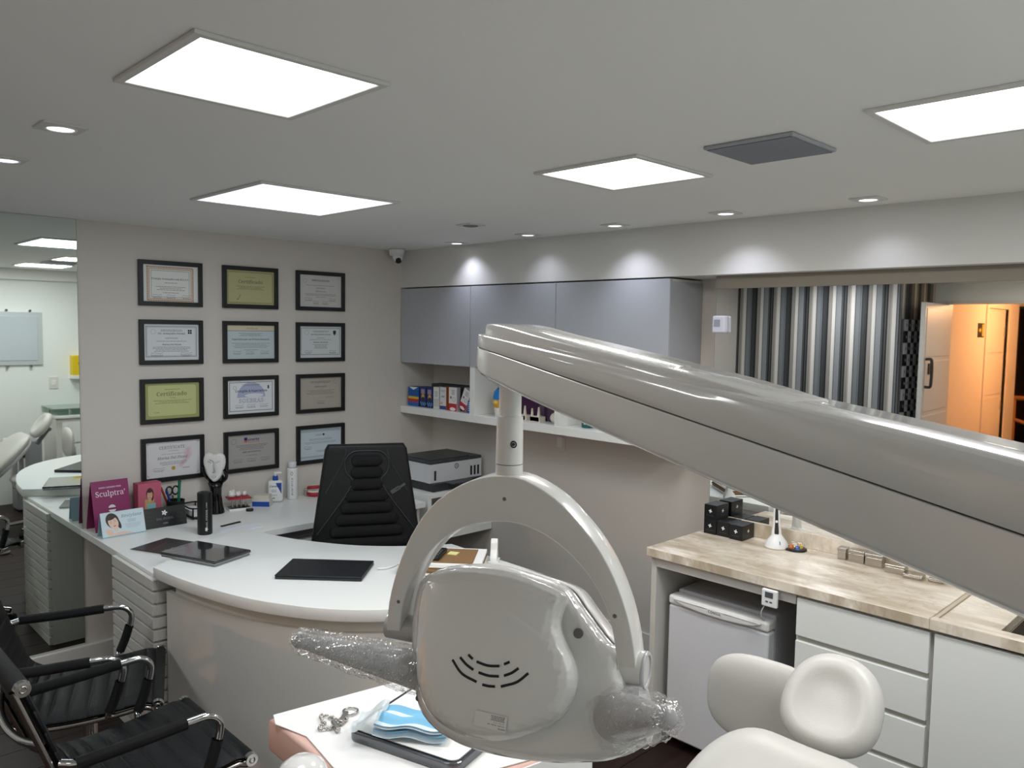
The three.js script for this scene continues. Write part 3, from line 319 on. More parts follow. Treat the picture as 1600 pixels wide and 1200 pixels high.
tent('name_sign', 'low black tent sign with a white flower logo', 'sign', [-1.925, DY, 0.20], 0.0, 0.215, 0.098, 0.06, 0, canvasTex(512, 256, (g, w, h) => { g.fillStyle = '#1a1b1d'; g.fillRect(0, 0, w, h); g.fillStyle = '#232528'; for (let i = 0; i < 4; i++) { g.fillRect(30, 40 + i * 50, 70, 26); g.fillRect(410, 40 + i * 50, 70, 26); } g.fillStyle = '#e6e6e6'; for (let k = 0; k < 5; k++) { g.beginPath(); g.ellipse(256 + 20 * Math.cos(k * 1.257), 74 + 20 * Math.sin(k * 1.257), 16, 10, k * 1.257, 0, 7); g.fill(); } txt(g, 'DAL PIZZOL', 256, 150, '36px serif', '#85878a'); txt(g, 'CLINIC', 256, 208, 'bold 18px sans-serif', '#a9abad'); }), M(0x17181a, 0.5));
{ const t = thing('pen_holder', 'black wire pen holder behind the black tent sign', 'pen holder', [-1.82, DY, 0.09]); part('cup', lathe([[0, 0], [0.042, 0], [0.045, 0.1], [0.042, 0.1], [0.039, 0.005], [0, 0.005]]), mat.black, t); for (const y of [0.025, 0.05, 0.075, 0.1]) part('wire_ring', new THREE.TorusGeometry(0.0455, 0.0016, 6, 28).rotateX(Math.PI / 2).translate(0, y, 0), mat.dark, t); }
[['blue ballpoint pen leaning in the pen holder', 0x24408f, -0.02, 0.01, -0.055, 0.02, 0.16], ['red ballpoint pen leaning in the pen holder', 0xb04038, -0.024, -0.008, -0.07, -0.01, 0.165], ['first green pen upright in the pen holder', 0x12694f, 0.012, 0.006, 0.02, 0.0, 0.2], ['second green pen upright in the pen holder', 0x1f8a66, 0.022, -0.006, 0.03, -0.012, 0.19]].forEach(([label, c, x0, z0, x1, z1, h]) => { const t = thing('pen', label, 'pen', [-1.82, DY + 0.006, 0.09], 0, 'pens in the pen holder'); const a = V(x0 * 0.6, 0.002, z0 * 0.6), b = V(x1, h, z1); part('barrel', rod(a, b, 0.0055), M(c, 0.3), t); part('tip', new THREE.SphereGeometry(0.0058, 10, 8).translate(b.x, b.y, b.z), mat.black, t); });
{ const t = thing('scissors', 'scissors with black loop handles in the pen holder', 'scissors', [-1.82, DY + 0.006, 0.09]); part('blades', rod(V(0, 0.002, -0.012), V(-0.01, 0.12, -0.012), 0.004), mat.steel, t); for (const s of [-1, 1]) part('loop', new THREE.TorusGeometry(0.02, 0.0045, 8, 24).scale(0.8, 1.1, 1).translate(-0.012 + s * 0.017, 0.145, -0.012), mat.black, t); }
{ const t = thing('desk_organizer', 'black wire letter tray behind the black bottle', 'organizer', [-1.725, DY, 0.10]); for (const y of [0.012, 0.06]) part('wire_frame', tube([[-0.04, y, -0.08], [0.04, y, -0.08], [0.04, y, 0.08], [-0.04, y, 0.08], [-0.04, y, -0.08]], 0.004, 60), mat.black, t); for (const [x, z] of [[-0.04, -0.08], [0.04, -0.08], [0.04, 0.08], [-0.04, 0.08]]) part('post', rod(V(x, 0, z), V(x, 0.064, z), 0.004), mat.black, t); part('tray', bx(-0.038, 0.038, 0.008, 0.011, -0.078, 0.078), mat.dark, t); }
single('paper_stack', 'stack of white paper in the wire letter tray', 'paper', bx(-0.034, 0.034, 0, 0.03, -0.07, 0.07, 0.002), mat.paper, [-1.725, DY + 0.0115, 0.10]);
{ const t = thing('cosmetic_bottle', 'tall matte black bottle with white lettering on the worktop', 'bottle', [-1.835, DY, 0.49]); part('body', lathe([[0, 0], [0.033, 0], [0.035, 0.004], [0.035, 0.205], [0.033, 0.209], [0, 0.209]]), mat.black, t); part('cap', lathe([[0.013, 0.209], [0.013, 0.214], [0, 0.215]]), mat.dark, t);
  const pt = new THREE.CylinderGeometry(0.0353, 0.0353, 0.19, 24, 1, true, -0.65, 1.3); part('lettering', pt.rotateY(-0.2).translate(0, 0.105, 0), M(0xffffff, 0.5, 0, { map: canvasTex(192, 512, (g, w, h) => { g.fillStyle = '#0c0e10'; g.fillRect(0, 0, w, h); g.save(); g.translate(w / 2, h / 2 + 20); g.rotate(-Math.PI / 2); txt(g, 'DAL PIZZOL', -40, 6, '44px serif', '#e8e8e8'); txt(g, 'CLINIC', 140, 6, 'bold 24px sans-serif', '#d8d8d8'); g.restore(); g.fillStyle = '#e0e0e0'; for (let k = 0; k < 5; k++) { g.beginPath(); g.ellipse(w / 2 + 16 * Math.cos(k * 1.257), 460 + 16 * Math.sin(k * 1.257), 15, 9, k * 1.257, 0, 7); g.fill(); } }) }), t); }
single('flat_stick', 'thin black ruler lying behind the black bottle', 'ruler', rb(0.12, 0.006, 0.014, 0.002).translate(0, 0.003, 0), mat.black, [-1.66, DY, 0.40], [0, 0.25, 0]);
single('paper_sheet', 'loose pale blue printed sheet on the worktop behind the curved desk', 'paper', boxUV(new THREE.BoxGeometry(0.20, 0.0012, 0.10)).translate(0, 0.0006, 0), M(0xe3e6f0, 0.8), [-1.66, DY, 0.50], [0, 0.1, 0]);
{ const t = thing('face_sculpture', 'white face sculpture cradled by a black hand', 'sculpture', [-1.605, DY, 0.10], -0.7);
  part('forearm', lathe([[0, 0], [0.045, 0], [0.046, 0.006], [0.036, 0.05], [0.03, 0.1], [0.032, 0.14], [0.04, 0.17], [0.0, 0.175]]), mat.blackGloss, t);
  part('palm', new THREE.SphereGeometry(0.05, 24, 16).scale(0.95, 0.65, 0.5).translate(0, 0.19, -0.008), mat.blackGloss, t);
  for (const [x, l] of [[-0.048, 0.085], [-0.022, 0.05], [0.0, 0.045], [0.024, 0.05]]) part('finger', tube([[x * 0.7, 0.175, -0.02], [x * 1.15, 0.2, -0.015], [x * 1.3, 0.175 + l * 0.7, 0.004], [x * 1.22, 0.175 + l, 0.012]], 0.0085, 16, 8), mat.blackGloss, t);
  part('thumb', tube([[0.03, 0.17, 0], [0.058, 0.195, 0.01], [0.064, 0.225, 0.022], [0.056, 0.245, 0.03]], 0.0095, 16, 8), mat.blackGloss, t);
  const fs = shapeOf([[0, 0.175], [0.03, 0.2], [0.05, 0.245], [0.058, 0.29], [0.05, 0.325], [0.028, 0.338], [0.0, 0.328], [-0.028, 0.338], [-0.05, 0.325], [-0.058, 0.29], [-0.05, 0.245], [-0.03, 0.2]], 60);
  const fg = extr(fs, 0.036, 0.015, 6).translate(0, 0, -0.004); part('face', creased(fg, 1.2), mat.gloss, t);
  part('nose', tube([[-0.02, 0.302, 0.033], [0.0, 0.29, 0.034], [0.004, 0.26, 0.04], [0.01, 0.237, 0.042], [-0.006, 0.232, 0.034]], 0.0035, 24, 6), M(0xb9b9b9, 0.3), t);
  part('lips', tube([[-0.014, 0.208, 0.03], [0, 0.213, 0.034], [0.014, 0.208, 0.03], [0, 0.201, 0.034], [-0.014, 0.208, 0.03]], 0.0022, 24, 6), M(0xb9b9b9, 0.3), t);
  for (const s of [-1, 1]) part('eyebrow', tube([[s * 0.012, 0.283, 0.033], [s * 0.028, 0.291, 0.032], [s * 0.044, 0.28, 0.026]], 0.0022, 12, 6), M(0xb9b9b9, 0.3), t); }
{ const t = thing('model_box', 'clear acrylic box with a red lid rim beside the face sculpture', 'box', [-1.47, DY, 0.09], -0.2); part('base', bx(-0.06, 0.06, 0, 0.012, -0.045, 0.045, 0.002), mat.white, t); part('walls', bx(-0.058, 0.058, 0.012, 0.062, -0.043, 0.043), mat.glass, t); part('red_rim', bx(-0.061, 0.061, 0.062, 0.07, -0.046, 0.046, 0.002), mat.red, t); for (const x of [-0.035, -0.012, 0.012, 0.035]) part('implant', rod(V(x, 0.013, 0.01), V(x, 0.058, 0.01), 0.005), mat.steel, t); }
[[-0.04, 'large white tooth model on the red-rimmed acrylic box', 0.024], [-0.002, 'middle white tooth model on the red-rimmed acrylic box', 0.017], [0.036, 'small white tooth model at the end of the red-rimmed box', 0.015]].forEach(([x, label, s]) => single('tooth_model', label, 'tooth model', mergeGeometries([new THREE.SphereGeometry(s, 16, 12).scale(1, 0.8, 1).translate(0, s * 0.8, 0), new THREE.SphereGeometry(s * 0.5, 12, 8).translate(s * 0.4, s * 1.4, 0), new THREE.SphereGeometry(s * 0.5, 12, 8).translate(-s * 0.4, s * 1.35, s * 0.2)]), mat.gloss, [-1.47 + x, DY + 0.07, 0.09], null, 'tooth models on the acrylic box'));
{ const t = thing('small_jar', 'small clear jar on a black base beside the acrylic box', 'jar', [-1.445, DY, 0.175]); part('base', cyl(0.02, 0.02, 0.012).translate(0, 0.006, 0), mat.black, t); part('glass', lathe([[0.016, 0.012], [0.017, 0.05], [0.012, 0.058], [0, 0.06]]), mat.glass, t); }
{ const t = thing('medicine_box', 'small white box with a blue end in front of the pump bottle', 'box', [-1.33, DY, 0.10], -0.75); part('carton', bx(-0.05, 0.05, 0, 0.044, -0.035, 0.035, 0.001), M(0xdedbd2, 0.5), t); part('blue_panel', bx(-0.049, 0.049, 0.002, 0.03, 0.0351, 0.0358), mat.blue, t); part('upper_box', bx(-0.045, 0.045, 0.044, 0.064, -0.033, 0.03, 0.001), M(0xd9d4c6, 0.5), t); }
{ const t = thing('pump_bottle', 'white lotion bottle with a blue pump collar', 'bottle', [-1.225, DY, 0.055], -0.45); part('body', new RoundedBoxGeometry(0.085, 0.13, 0.05, 5, 0.018).translate(0, 0.065, 0), mat.white, t);
  part('label', new THREE.PlaneGeometry(0.066, 0.11).translate(0, 0.066, 0.0255), M(0xffffff, 0.35, 0, { map: canvasTex(256, 420, (g, w, h) => { g.fillStyle = '#eeefee'; g.fillRect(0, 0, w, h); g.fillStyle = '#2450a8'; g.beginPath(); g.moveTo(130, 20); g.lineTo(256, 20); g.lineTo(256, 270); g.fill(); txt(g, 'CeraVe', 110, 92, 'bold 64px sans-serif', '#23366b'); lines(g, 90, 170, 120, 3, 22, '#6b7280', 8); lines(g, 100, 280, 140, 2, 22, '#9aa0aa', 8); g.fillStyle = '#23366b'; g.fillRect(40, 350, 70, 18); }) }), t);
  part('collar', cyl(0.015, 0.017, 0.025).translate(0, 0.142, 0), mat.blue, t); part('pump_head', [cyl(0.006, 0.006, 0.018).translate(0, 0.162, 0), rb(0.045, 0.01, 0.014, 0.004).translate(0.014, 0.172, 0)], mat.white, t); }
{ const t = thing('spray_can', 'tall white aerosol can with vertical lettering', 'can', [-1.11, DY, 0.045], -0.7); part('body', lathe([[0, 0], [0.03, 0], [0.031, 0.004], [0.031, 0.18], [0.026, 0.192], [0, 0.192]]), mat.white, t); part('cap', lathe([[0.024, 0.19], [0.0245, 0.222], [0.02, 0.227], [0, 0.227]]), M(0xdfe2e6, 0.3), t); part('cap_ring', new THREE.TorusGeometry(0.0255, 0.0018, 6, 28).rotateX(Math.PI / 2).translate(0, 0.191, 0), mat.grey, t);
  part('lettering', new THREE.CylinderGeometry(0.0313, 0.0313, 0.17, 20, 1, true, -0.5, 1.2).translate(0, 0.09, 0), M(0xffffff, 0.4, 0, { map: canvasTex(160, 480, (g, w, h) => { g.fillStyle = '#ececec'; g.fillRect(0, 0, w, h); g.save(); g.translate(w / 2, h / 2 + 30); g.rotate(-Math.PI / 2); txt(g, 'avarance', 0, 4, '76px sans-serif', '#5a5d62'); g.restore(); g.strokeStyle = '#5a5d62'; g.lineWidth = 8; g.beginPath(); g.arc(w / 2, 50, 26, 0, 7); g.stroke(); }) }), t); }
{ const t = thing('denture_model', 'red and white denture model on the worktop beside the black desk chair', 'dental model', [-0.965, DY, 0.05], -0.3); const arc = (r, y, a, b, m, n) => { const p = []; for (let i = 0; i <= 12; i++) { const q = Math.PI * (i / 12); p.push([Math.cos(q) * r, y, Math.sin(q) * r * 1.1]); } return part(n, tube(p, a, 30, 8), m, t); }; arc(0.034, 0.014, 0.013, 0, mat.red, 'lower_gum'); arc(0.034, 0.03, 0.007, 0, mat.tooth, 'lower_teeth'); part('upper_gum', tube([[0.034, 0.05, -0.01], [0.02, 0.055, 0.015], [0.0, 0.056, 0.02], [-0.02, 0.055, 0.015], [-0.034, 0.05, -0.01]], 0.01), mat.red, t); part('hinge', bx(-0.06, -0.04, 0, 0.045, -0.015, 0.0, 0.003), mat.steel, t); }
single('mouse_pad', 'dark grey mouse pad half hidden behind the black desk chair', 'mouse pad', extr(rrect(0.24, 0.2, 0.02), 0.004, 0.001).rotateX(-Math.PI / 2), M(0x6c7072, 0.8), [-0.89, DY, 0.30]);
// laptops, folder, papers on the curved desk
{ const t = thing('laptop', 'closed glossy silver-grey laptop on the curved desk', 'laptop', [-2.058, TY, 1.015], 0.36); const m = M(0x3b3e42, 0.1, 0.6, { clearcoat: 1 }); part('base', rb(0.20, 0.012, 0.31, 0.005, 3).translate(0, 0.007, 0), M(0x8d8f92, 0.3, 0.8), t); part('lid', rb(0.205, 0.010, 0.315, 0.004, 3).translate(0, 0.0185, 0), m, t); part('trim', rb(0.208, 0.003, 0.317, 0.0014).translate(0, 0.0128, 0), mat.chrome, t); t.rotation.y = Math.atan2(0.121, 0.322); }
{ const t = thing('laptop', 'closed matte black laptop with a charging cable on the curved desk', 'laptop', [-1.793, TY, 1.545], 0.75); part('base', rb(0.225, 0.010, 0.345, 0.004, 3).translate(0, 0.006, 0), M(0x2c3036, 0.4, 0.3), t); part('lid', rb(0.225, 0.007, 0.345, 0.003, 3).translate(0, 0.0145, 0), M(0x1b1e23, 0.45, 0.2), t); t.rotation.y = Math.atan2(0.257, 0.275); }
single('charging_cable', 'white charging cable running from the black laptop', 'cable', tube([[-1.625, TY + 0.007, 1.665], [-1.59, TY + 0.005, 1.68], [-1.52, TY + 0.004, 1.66], [-1.45, TY + 0.004, 1.60], [-1.36, TY + 0.004, 1.56]], 0.0035, 40, 8), mat.white);
{ const t = thing('folder', 'thin black folder with gold print on the worktop corner', 'folder', [-2.075, DY, 0.605], 0.42); part('pages', rb(0.21, 0.006, 0.19, 0.001).translate(0, 0.003, 0), mat.paper, t); part('cover', rb(0.216, 0.002, 0.196, 0.0008).translate(0, 0.007, 0), M(0x1d1e1e, 0.3), t); part('print', new THREE.PlaneGeometry(0.2, 0.18).rotateX(-Math.PI / 2).translate(0, 0.0084, 0), M(0xffffff, 0.3, 0, { map: canvasTex(256, 230, (g, w, h) => { g.fillStyle = '#202120'; g.fillRect(0, 0, w, h); g.fillStyle = '#9b8a58'; for (let i = 0; i < 9; i++) g.fillRect(30 + i * 18, 120 - i * 6, 12, 4); g.beginPath(); g.arc(60, 190, 8, 0, 7); g.arc(110, 196, 9, 0, 7); g.fill(); }) }), t); }
single('paper_sheet', 'white paper sheet under the black folder on the worktop', 'paper', boxUV(new THREE.BoxGeometry(0.2, 0.0008, 0.12)), mat.paper, [-1.95, DY + 0.0005, 0.66], [0, 0.3, 0]);
{ const t = thing('paper_tray', 'stack of white paper trays at the end of the curved desk', 'tray', [-1.40, TY, 1.82], 0.72); for (let i = 0; i < 3; i++) part('tray', rb(0.25, 0.010, 0.33, 0.002).translate(0, 0.008 + i * 0.017, 0), i === 1 ? mat.cardboard : mat.white, t); part('spacer', bx(-0.12, 0.12, 0, 0.047, -0.16, 0.15), mat.cardboard, t); part('top_sheet', rb(0.25, 0.003, 0.33, 0.001).translate(0, 0.0487, 0), mat.paper, t); }
single('cardboard_folder', 'brown cardboard folder on top of the white paper trays', 'folder', rb(0.20, 0.004, 0.26, 0.001).translate(0, 0.002, 0), mat.cardboard, [-1.40, TY + 0.0503, 1.82], [0, 0.72, 0]);
{ const t = thing('remote_control', 'black remote control on the brown folder', 'remote', [-1.43, TY + 0.0545, 1.815], 2.2); part('body', rb(0.045, 0.018, 0.14, 0.006, 3).translate(0, 0.009, 0), mat.black, t); for (let r = 0; r < 4; r++) for (let k = -1; k <= 1; k++) part('button', cyl(0.0035, 0.0035, 0.003, 10).translate(k * 0.012, 0.0185, -0.045 + r * 0.022), mat.grey, t); }
single('sticky_note', 'small yellow sticky note beside the black remote', 'note', bx(-0.02, 0.02, 0, 0.003, -0.02, 0.02), M(0xe9e29a, 0.8), [-1.36, TY + 0.0543, 1.83], [0, 0.5, 0]);
{ const t = thing('tape_dispenser', 'white curved tape dispenser at the desk end above the lamp head', 'tape dispenser', [-1.178, TY, 1.885], 0.7); const s = shapeOf([[-0.03, 0], [0.035, 0], [0.036, 0.02], [0.024, 0.05], [0.022, 0.085], [0.012, 0.095], [-0.002, 0.085], [-0.008, 0.05], [-0.028, 0.02]], 50); part('body', creased(extr(s, 0.03, 0.004).translate(0, 0, -0.015)), mat.white, t); part('base_foot', rb(0.07, 0.006, 0.045, 0.002).translate(0.002, 0.003, 0), mat.white, t); }
// printer and stand
{ const t = thing('printer_stand', 'white open wall stand carrying the printer', 'stand', [-0.27, 0.50, 0.32]); part('top', bx(-0.26, 0.265, 0.265, 0.293, -0.31, 0.30, 0.002), mat.lacquer, t); part('bottom', bx(-0.26, 0.265, 0, 0.045, -0.31, 0.30, 0.002), mat.lacquer, t); for (const x of [-0.26, 0.237]) part('side', bx(x, x + 0.028, 0.045, 0.265, -0.31, 0.298, 0.002), mat.lacquer, t); part('back', bx(-0.232, 0.237, 0.045, 0.265, -0.31, -0.295), mat.lacquerSoft, t); }
{ const t = thing('printer', 'white and dark grey ink tank printer on the white stand', 'printer', [-0.262, 0.793, 0.39], 0.02);
  const W = 0.215, D = 0.17; part('base', bx(-W, W, 0, 0.05, -D, D + 0.03, 0.008), M(0x2a2e31, 0.45), t);
  const sh1 = shapeOf([[-W, 0.05], [W, 0.05], [W, 0.165], [-W, 0.165]]), hole = new THREE.Path(); hole.moveTo(-0.13, 0.052); hole.lineTo(-0.13, 0.105); hole.lineTo(0.09, 0.105); hole.lineTo(0.09, 0.052); sh1.holes.push(hole); part('front_shell', extr(sh1, 0.04, 0.002).translate(0, 0, D - 0.04), M(0xd4d6d9, 0.35), t);
  part('body', bx(-W, W, 0.05, 0.165, -D, D - 0.04, 0.003), M(0xd4d6d9, 0.35), t); part('output_slot', bx(-0.13, 0.09, 0.052, 0.105, D - 0.045, D - 0.038), mat.black, t);
  part('output_tray', bx(-0.11, 0.10, 0.042, 0.05, D - 0.01, D + 0.09, 0.003), M(0x33383b, 0.4), t); const lid = part('lid', bx(-W, W, 0.165, 0.186, -D, D, 0.006), M(0x3a4043, 0.4), t); part('glass_cover', bx(-W + 0.02, W - 0.09, 0.186, 0.19, -D + 0.02, D - 0.02, 0.002), M(0x30363a, 0.35), lid);
  for (const x of [-0.175, 0.125, 0.155, 0.185]) part('ink_window', bx(x - 0.008, x + 0.008, 0.065, 0.125, D - 0.001, D + 0.0015, 0.0005), M(0x1a2225, 0.2), t);
  part('logo', [new THREE.TorusGeometry(0.015, 0.0025, 6, 28).translate(0.0, 0.138, D + 0.0005), bx(-0.004, -0.002, 0.13, 0.148, D, D + 0.0015), bx(0.002, 0.004, 0.128, 0.145, D, D + 0.0015)], M(0x5f6468, 0.4), t); }
// ---------- stone counter, cupboards, fridge ----------
const CY = 0.875;
{ const t = thing('stone_worktop', 'beige marble worktop with a low upstand and a steel sink', 'worktop', [0, 0, 0]);
  part('dry_slab', boxUV(bx(-0.723, -0.201, CY - 0.038, CY, 2.35, 3.475, 0.003)), mat.marble, t);
  part('wet_slab', bx(-0.69, -0.201, CY - 0.038, CY - 0.008, 3.49, 3.66), mat.marble, t); part('wet_slab', bx(-0.69, -0.64, CY - 0.038, CY - 0.008, 3.66, 4.12), mat.marble, t); part('wet_slab', bx(-0.28, -0.201, CY - 0.038, CY - 0.008, 3.66, 4.12), mat.marble, t);
  part('front_lip', bx(-0.723, -0.69, CY - 0.038, CY, 3.475, 4.12, 0.003), mat.marble, t); part('step_edge', bx(-0.69, -0.201, CY - 0.038, CY - 0.003, 3.475, 3.49, 0.002), M(0xb9a88f, 0.35), t);
  single('stone_upstand', 'low beige marble upstand under the wide mirror', 'upstand', bx(-0.216, -0.201, CY + 0.0005, CY + 0.066, 2.35, 4.12, 0.002), mat.marble);
  const sk = thing('sink', 'dark steel sink bowl set in the stone worktop', 'sink', [0, 0, 0]); part('sink_bowl', [bx(-0.64, -0.635, CY - 0.19, CY - 0.0395, 3.66, 4.1), bx(-0.285, -0.28, CY - 0.19, CY - 0.0395, 3.66, 4.1), bx(-0.635, -0.285, CY - 0.19, CY - 0.0395, 3.66, 3.665), bx(-0.635, -0.285, CY - 0.19, CY - 0.0395, 4.095, 4.1), bx(-0.635, -0.285, CY - 0.195, CY - 0.19, 3.66, 4.1)], mat.steel, sk); part('drain', cyl(0.03, 0.03, 0.004).translate(-0.46, CY - 0.188, 3.88), mat.dark, sk); }
{ const t = thing('base_cabinet', 'white base cabinet with drawers and door under the stone worktop', 'cabinet', [0, 0, 0]);
  part('end_panel', bx(-0.70, -0.205, 0, CY - 0.039, 2.362, 2.388, 0.002), mat.lacquerSoft, t); part('front_rail', bx(-0.70, -0.68, CY - 0.082, CY - 0.039, 2.388, 3.01, 0.002), mat.lacquerSoft, t);
  part('carcass', bx(-0.685, -0.205, 0.08, CY - 0.20, 3.01, 4.1), mat.lacquerSoft, t); part('carcass', bx(-0.685, -0.205, CY - 0.20, CY - 0.039, 3.01, 3.62), mat.lacquerSoft, t); part('plinth', bx(-0.66, -0.22, 0, 0.08, 3.02, 4.1), mat.lacquerSoft, t);
  for (const [a, b] of [[0.683, 0.824], [0.522, 0.664], [0.362, 0.503], [0.09, 0.343]]) part('drawer_front', bx(-0.71, -0.69, a, b, 3.018, 3.474, 0.003), mat.lacquer, t);
  for (const y of [0.673, 0.512, 0.352]) part('grip_channel', bx(-0.692, -0.686, y - 0.012, y + 0.012, 3.02, 3.47), M(0xb4b1a6, 0.5), t);
  part('cupboard_door', bx(-0.71, -0.69, 0.09, 0.824, 3.488, 4.08, 0.003), mat.lacquer, t); }
{ const t = thing('mini_fridge', 'white mini fridge under the stone worktop', 'fridge', [-0.45, 0, 2.655]); const fw = M(0xdcdee2, 0.4);
  part('cabinet', bx(-0.14, 0.22, 0.03, 0.685, -0.225, 0.225, 0.008), M(0xb9bbc0, 0.45), t); part('door', bx(-0.205, -0.148, 0.05, 0.632, -0.23, 0.23, 0.01), fw, t);
  const cap = part('door_cap', bx(-0.21, -0.145, 0.634, 0.675, -0.23, 0.23, 0.012), mat.white, t); const hs = shapeOf([[-0.2, 0.0], [-0.17, -0.016], [-0.08, -0.026], [0, -0.028], [0.08, -0.026], [0.17, -0.016], [0.2, 0.0], [0.1, 0.004], [-0.1, 0.004]], 60); part('handle_lip', creased(extr(hs, 0.014, 0.005).rotateY(-Math.PI / 2).translate(-0.205, 0.664, 0)), mat.white, cap);
  part('badge', new THREE.PlaneGeometry(0.075, 0.02).rotateY(-Math.PI / 2).translate(-0.2196, 0.655, 0.0), M(0xffffff, 0.4, 0, { map: canvasTex(256, 68, (g, w, h) => { g.fillStyle = '#ececec'; g.fillRect(0, 0, w, h); txt(g, 'CONSUL', w / 2, h / 2, 'bold 52px sans-serif', '#3a3f52'); }) }), t);
  for (const [x, z] of [[-0.12, -0.19], [-0.12, 0.19], [0.18, -0.19], [0.18, 0.19]]) part('foot', cyl(0.015, 0.018, 0.03).translate(x, 0.015, z), mat.black, t); }
{ const t = thing('fridge_thermometer', 'small white digital thermometer hung on the worktop edge above the fridge', 'thermometer', [-0.735, 0.77, 2.925]); part('case', rb(0.016, 0.066, 0.062, 0.005).translate(0, 0.033, 0), mat.white, t); part('screen', bx(-0.0092, -0.008, 0.036, 0.057, -0.016, 0.016), M(0x565b5f, 0.3), t); for (const z of [-0.008, 0.008]) part('button', bx(-0.0095, -0.008, 0.018, 0.023, z - 0.005, z + 0.005), M(0x555a77, 0.4), t); part('probe_wire', tube([[0, 0.002, -0.02], [0.005, -0.03, -0.035], [0.02, -0.06, -0.04], [0.06, -0.082, -0.05]], 0.002), mat.white, t); part('bracket', bx(0.006, 0.022, 0.02, 0.06, -0.02, 0.02), mat.white, t); }
const logoTex = canvasTex(256, 256, (g, w, h) => { g.fillStyle = '#0d0f12'; g.fillRect(0, 0, w, h); g.fillStyle = '#dfe1e4'; g.save(); g.translate(128, 110); for (let k = 0; k < 4; k++) { g.rotate(Math.PI / 2); g.beginPath(); g.ellipse(16, 2, 22, 12, 0.35, 0, 7); g.fill(); } g.restore(); txt(g, 'DAL PIZZOL', 128, 190, '26px serif', '#5d6168'); });
const boxMat = M(0x0d0f12, 0.35), boxGeo = bx(0, 0.104, 0, 0.067, -0.032, 0.032, 0.0015), boxF = new THREE.PlaneGeometry(0.062, 0.065).rotateY(-Math.PI / 2).translate(-0.0006, 0.0335, 0), boxS = new THREE.PlaneGeometry(0.06, 0.062).translate(0.052, 0.0335, 0.0327), logoMat = M(0xffffff, 0.35, 0, { map: logoTex });
[[0, 2.412, 0, 'lower black gift box at the worktop end'], [0.002, 2.478, 0, 'lower black gift box in the middle of its row'], [-0.006, 2.546, 0, 'lower black gift box nearest the white curing light'], [0.0, 2.412, 1, 'black gift box stacked on top of the others']].forEach(([dx, z, up, label]) => { const t = thing('gift_box', label, 'box', [-0.323 + dx, CY + up * 0.0675, z], 0, 'black gift boxes on the worktop'); part('carton', boxGeo, boxMat, t); part('front_logo', boxF, logoMat, t); part('side_logo', boxS, logoMat, t); });
{ const t = thing('curing_light', 'white dental curing light standing in its charger base', 'curing light', [-0.30, CY, 2.725]); part('charger_base', lathe([[0, 0], [0.05, 0], [0.052, 0.006], [0.042, 0.03], [0.024, 0.052], [0.02, 0.06], [0, 0.06]]).scale(1, 1, 0.95), mat.white, t);
  const b = part('handpiece', creased(extr(shapeOf([[-0.017, 0.04], [0.017, 0.04], [0.016, 0.1], [0.013, 0.16], [0.007, 0.205], [0.0, 0.214], [-0.007, 0.205], [-0.013, 0.16], [-0.016, 0.1]], 50), 0.03, 0.008, 4).translate(0, 0, -0.015)), mat.white, t, [0, 0, 0], [0, -Math.PI / 2 + 0.5, 0.03]); part('dark_stripe', extr(shapeOf([[-0.006, 0.055], [0.006, 0.055], [0.0065, 0.11], [0.005, 0.17], [0, 0.195], [-0.005, 0.17], [-0.0065, 0.11]], 40), 0.002).translate(0, 0, 0.0142), mat.dark, b); part('button', new THREE.SphereGeometry(0.006, 12, 8).scale(1, 1, 0.4).translate(0, 0.115, 0.0162), mat.white, b); part('blue_mark', cyl(0.009, 0.009, 0.003).rotateZ(Math.PI / 2).rotateY(-0.75).translate(-0.026, 0.026, 0.026), M(0x3c7fd0, 0.3), t); }
{ const t = thing('shade_palette', 'round palette with small coloured pots beside the curing light', 'palette', [-0.275, CY, 2.80]); part('plate', cyl(0.044, 0.046, 0.008, 32).translate(0, 0.004, 0), mat.black, t); part('cover', lathe([[0.04, 0.008], [0.036, 0.026], [0.02, 0.036], [0, 0.038]]), mat.glass, t); [[0xd9792e, -0.015, -0.012], [0xe8c24a, 0.012, 0.016], [0x3c68a8, -0.02, 0.018], [0xf0ece0, 0.014, -0.012]].forEach(([c, x, z]) => part('pot', cyl(0.009, 0.01, 0.014, 16).translate(x, 0.015, z), M(c, 0.4), t)); }
{ const t = thing('glass_cup', 'clear glass cup behind the palette on the worktop', 'cup', [-0.245, CY, 2.872]); part('glass', lathe([[0, 0.002], [0.02, 0.002], [0.022, 0.06]]), mat.glass, t); }
[['small upright steel instrument box beside two larger ones', -0.25, 2.992, 0.034, 0.048, 0.04, 0], ['middle upright steel instrument box with a sloped lid', -0.252, 3.052, 0.062, 0.05, 0.045, 1], ['larger upright steel instrument box at the end of the upright three', -0.255, 3.122, 0.066, 0.05, 0.045, 1], ['low steel instrument box with a lid in front of the upstand', -0.285, 3.214, 0.072, 0.034, 0.05, 1], ['flat steel instrument box lying beside the low one', -0.30, 3.285, 0.066, 0.016, 0.055, 1], ['flat steel box half hidden by the lamp arm', -0.285, 3.36, 0.05, 0.014, 0.05, 1]].forEach(([label, x, z, w, h, d, lid]) => { const t = thing('instrument_box', label, 'steel box', [x, CY, z], 0.06, 'steel instrument boxes on the worktop'); part('box', rb(d, h * 0.72, w, 0.003, 3).translate(0, h * 0.36, 0), mat.steel, t); part('lid', rb(d + 0.003, h * 0.28, w + 0.003, 0.003, 3).translate(0, h * 0.86, 0), mat.steel, t); });
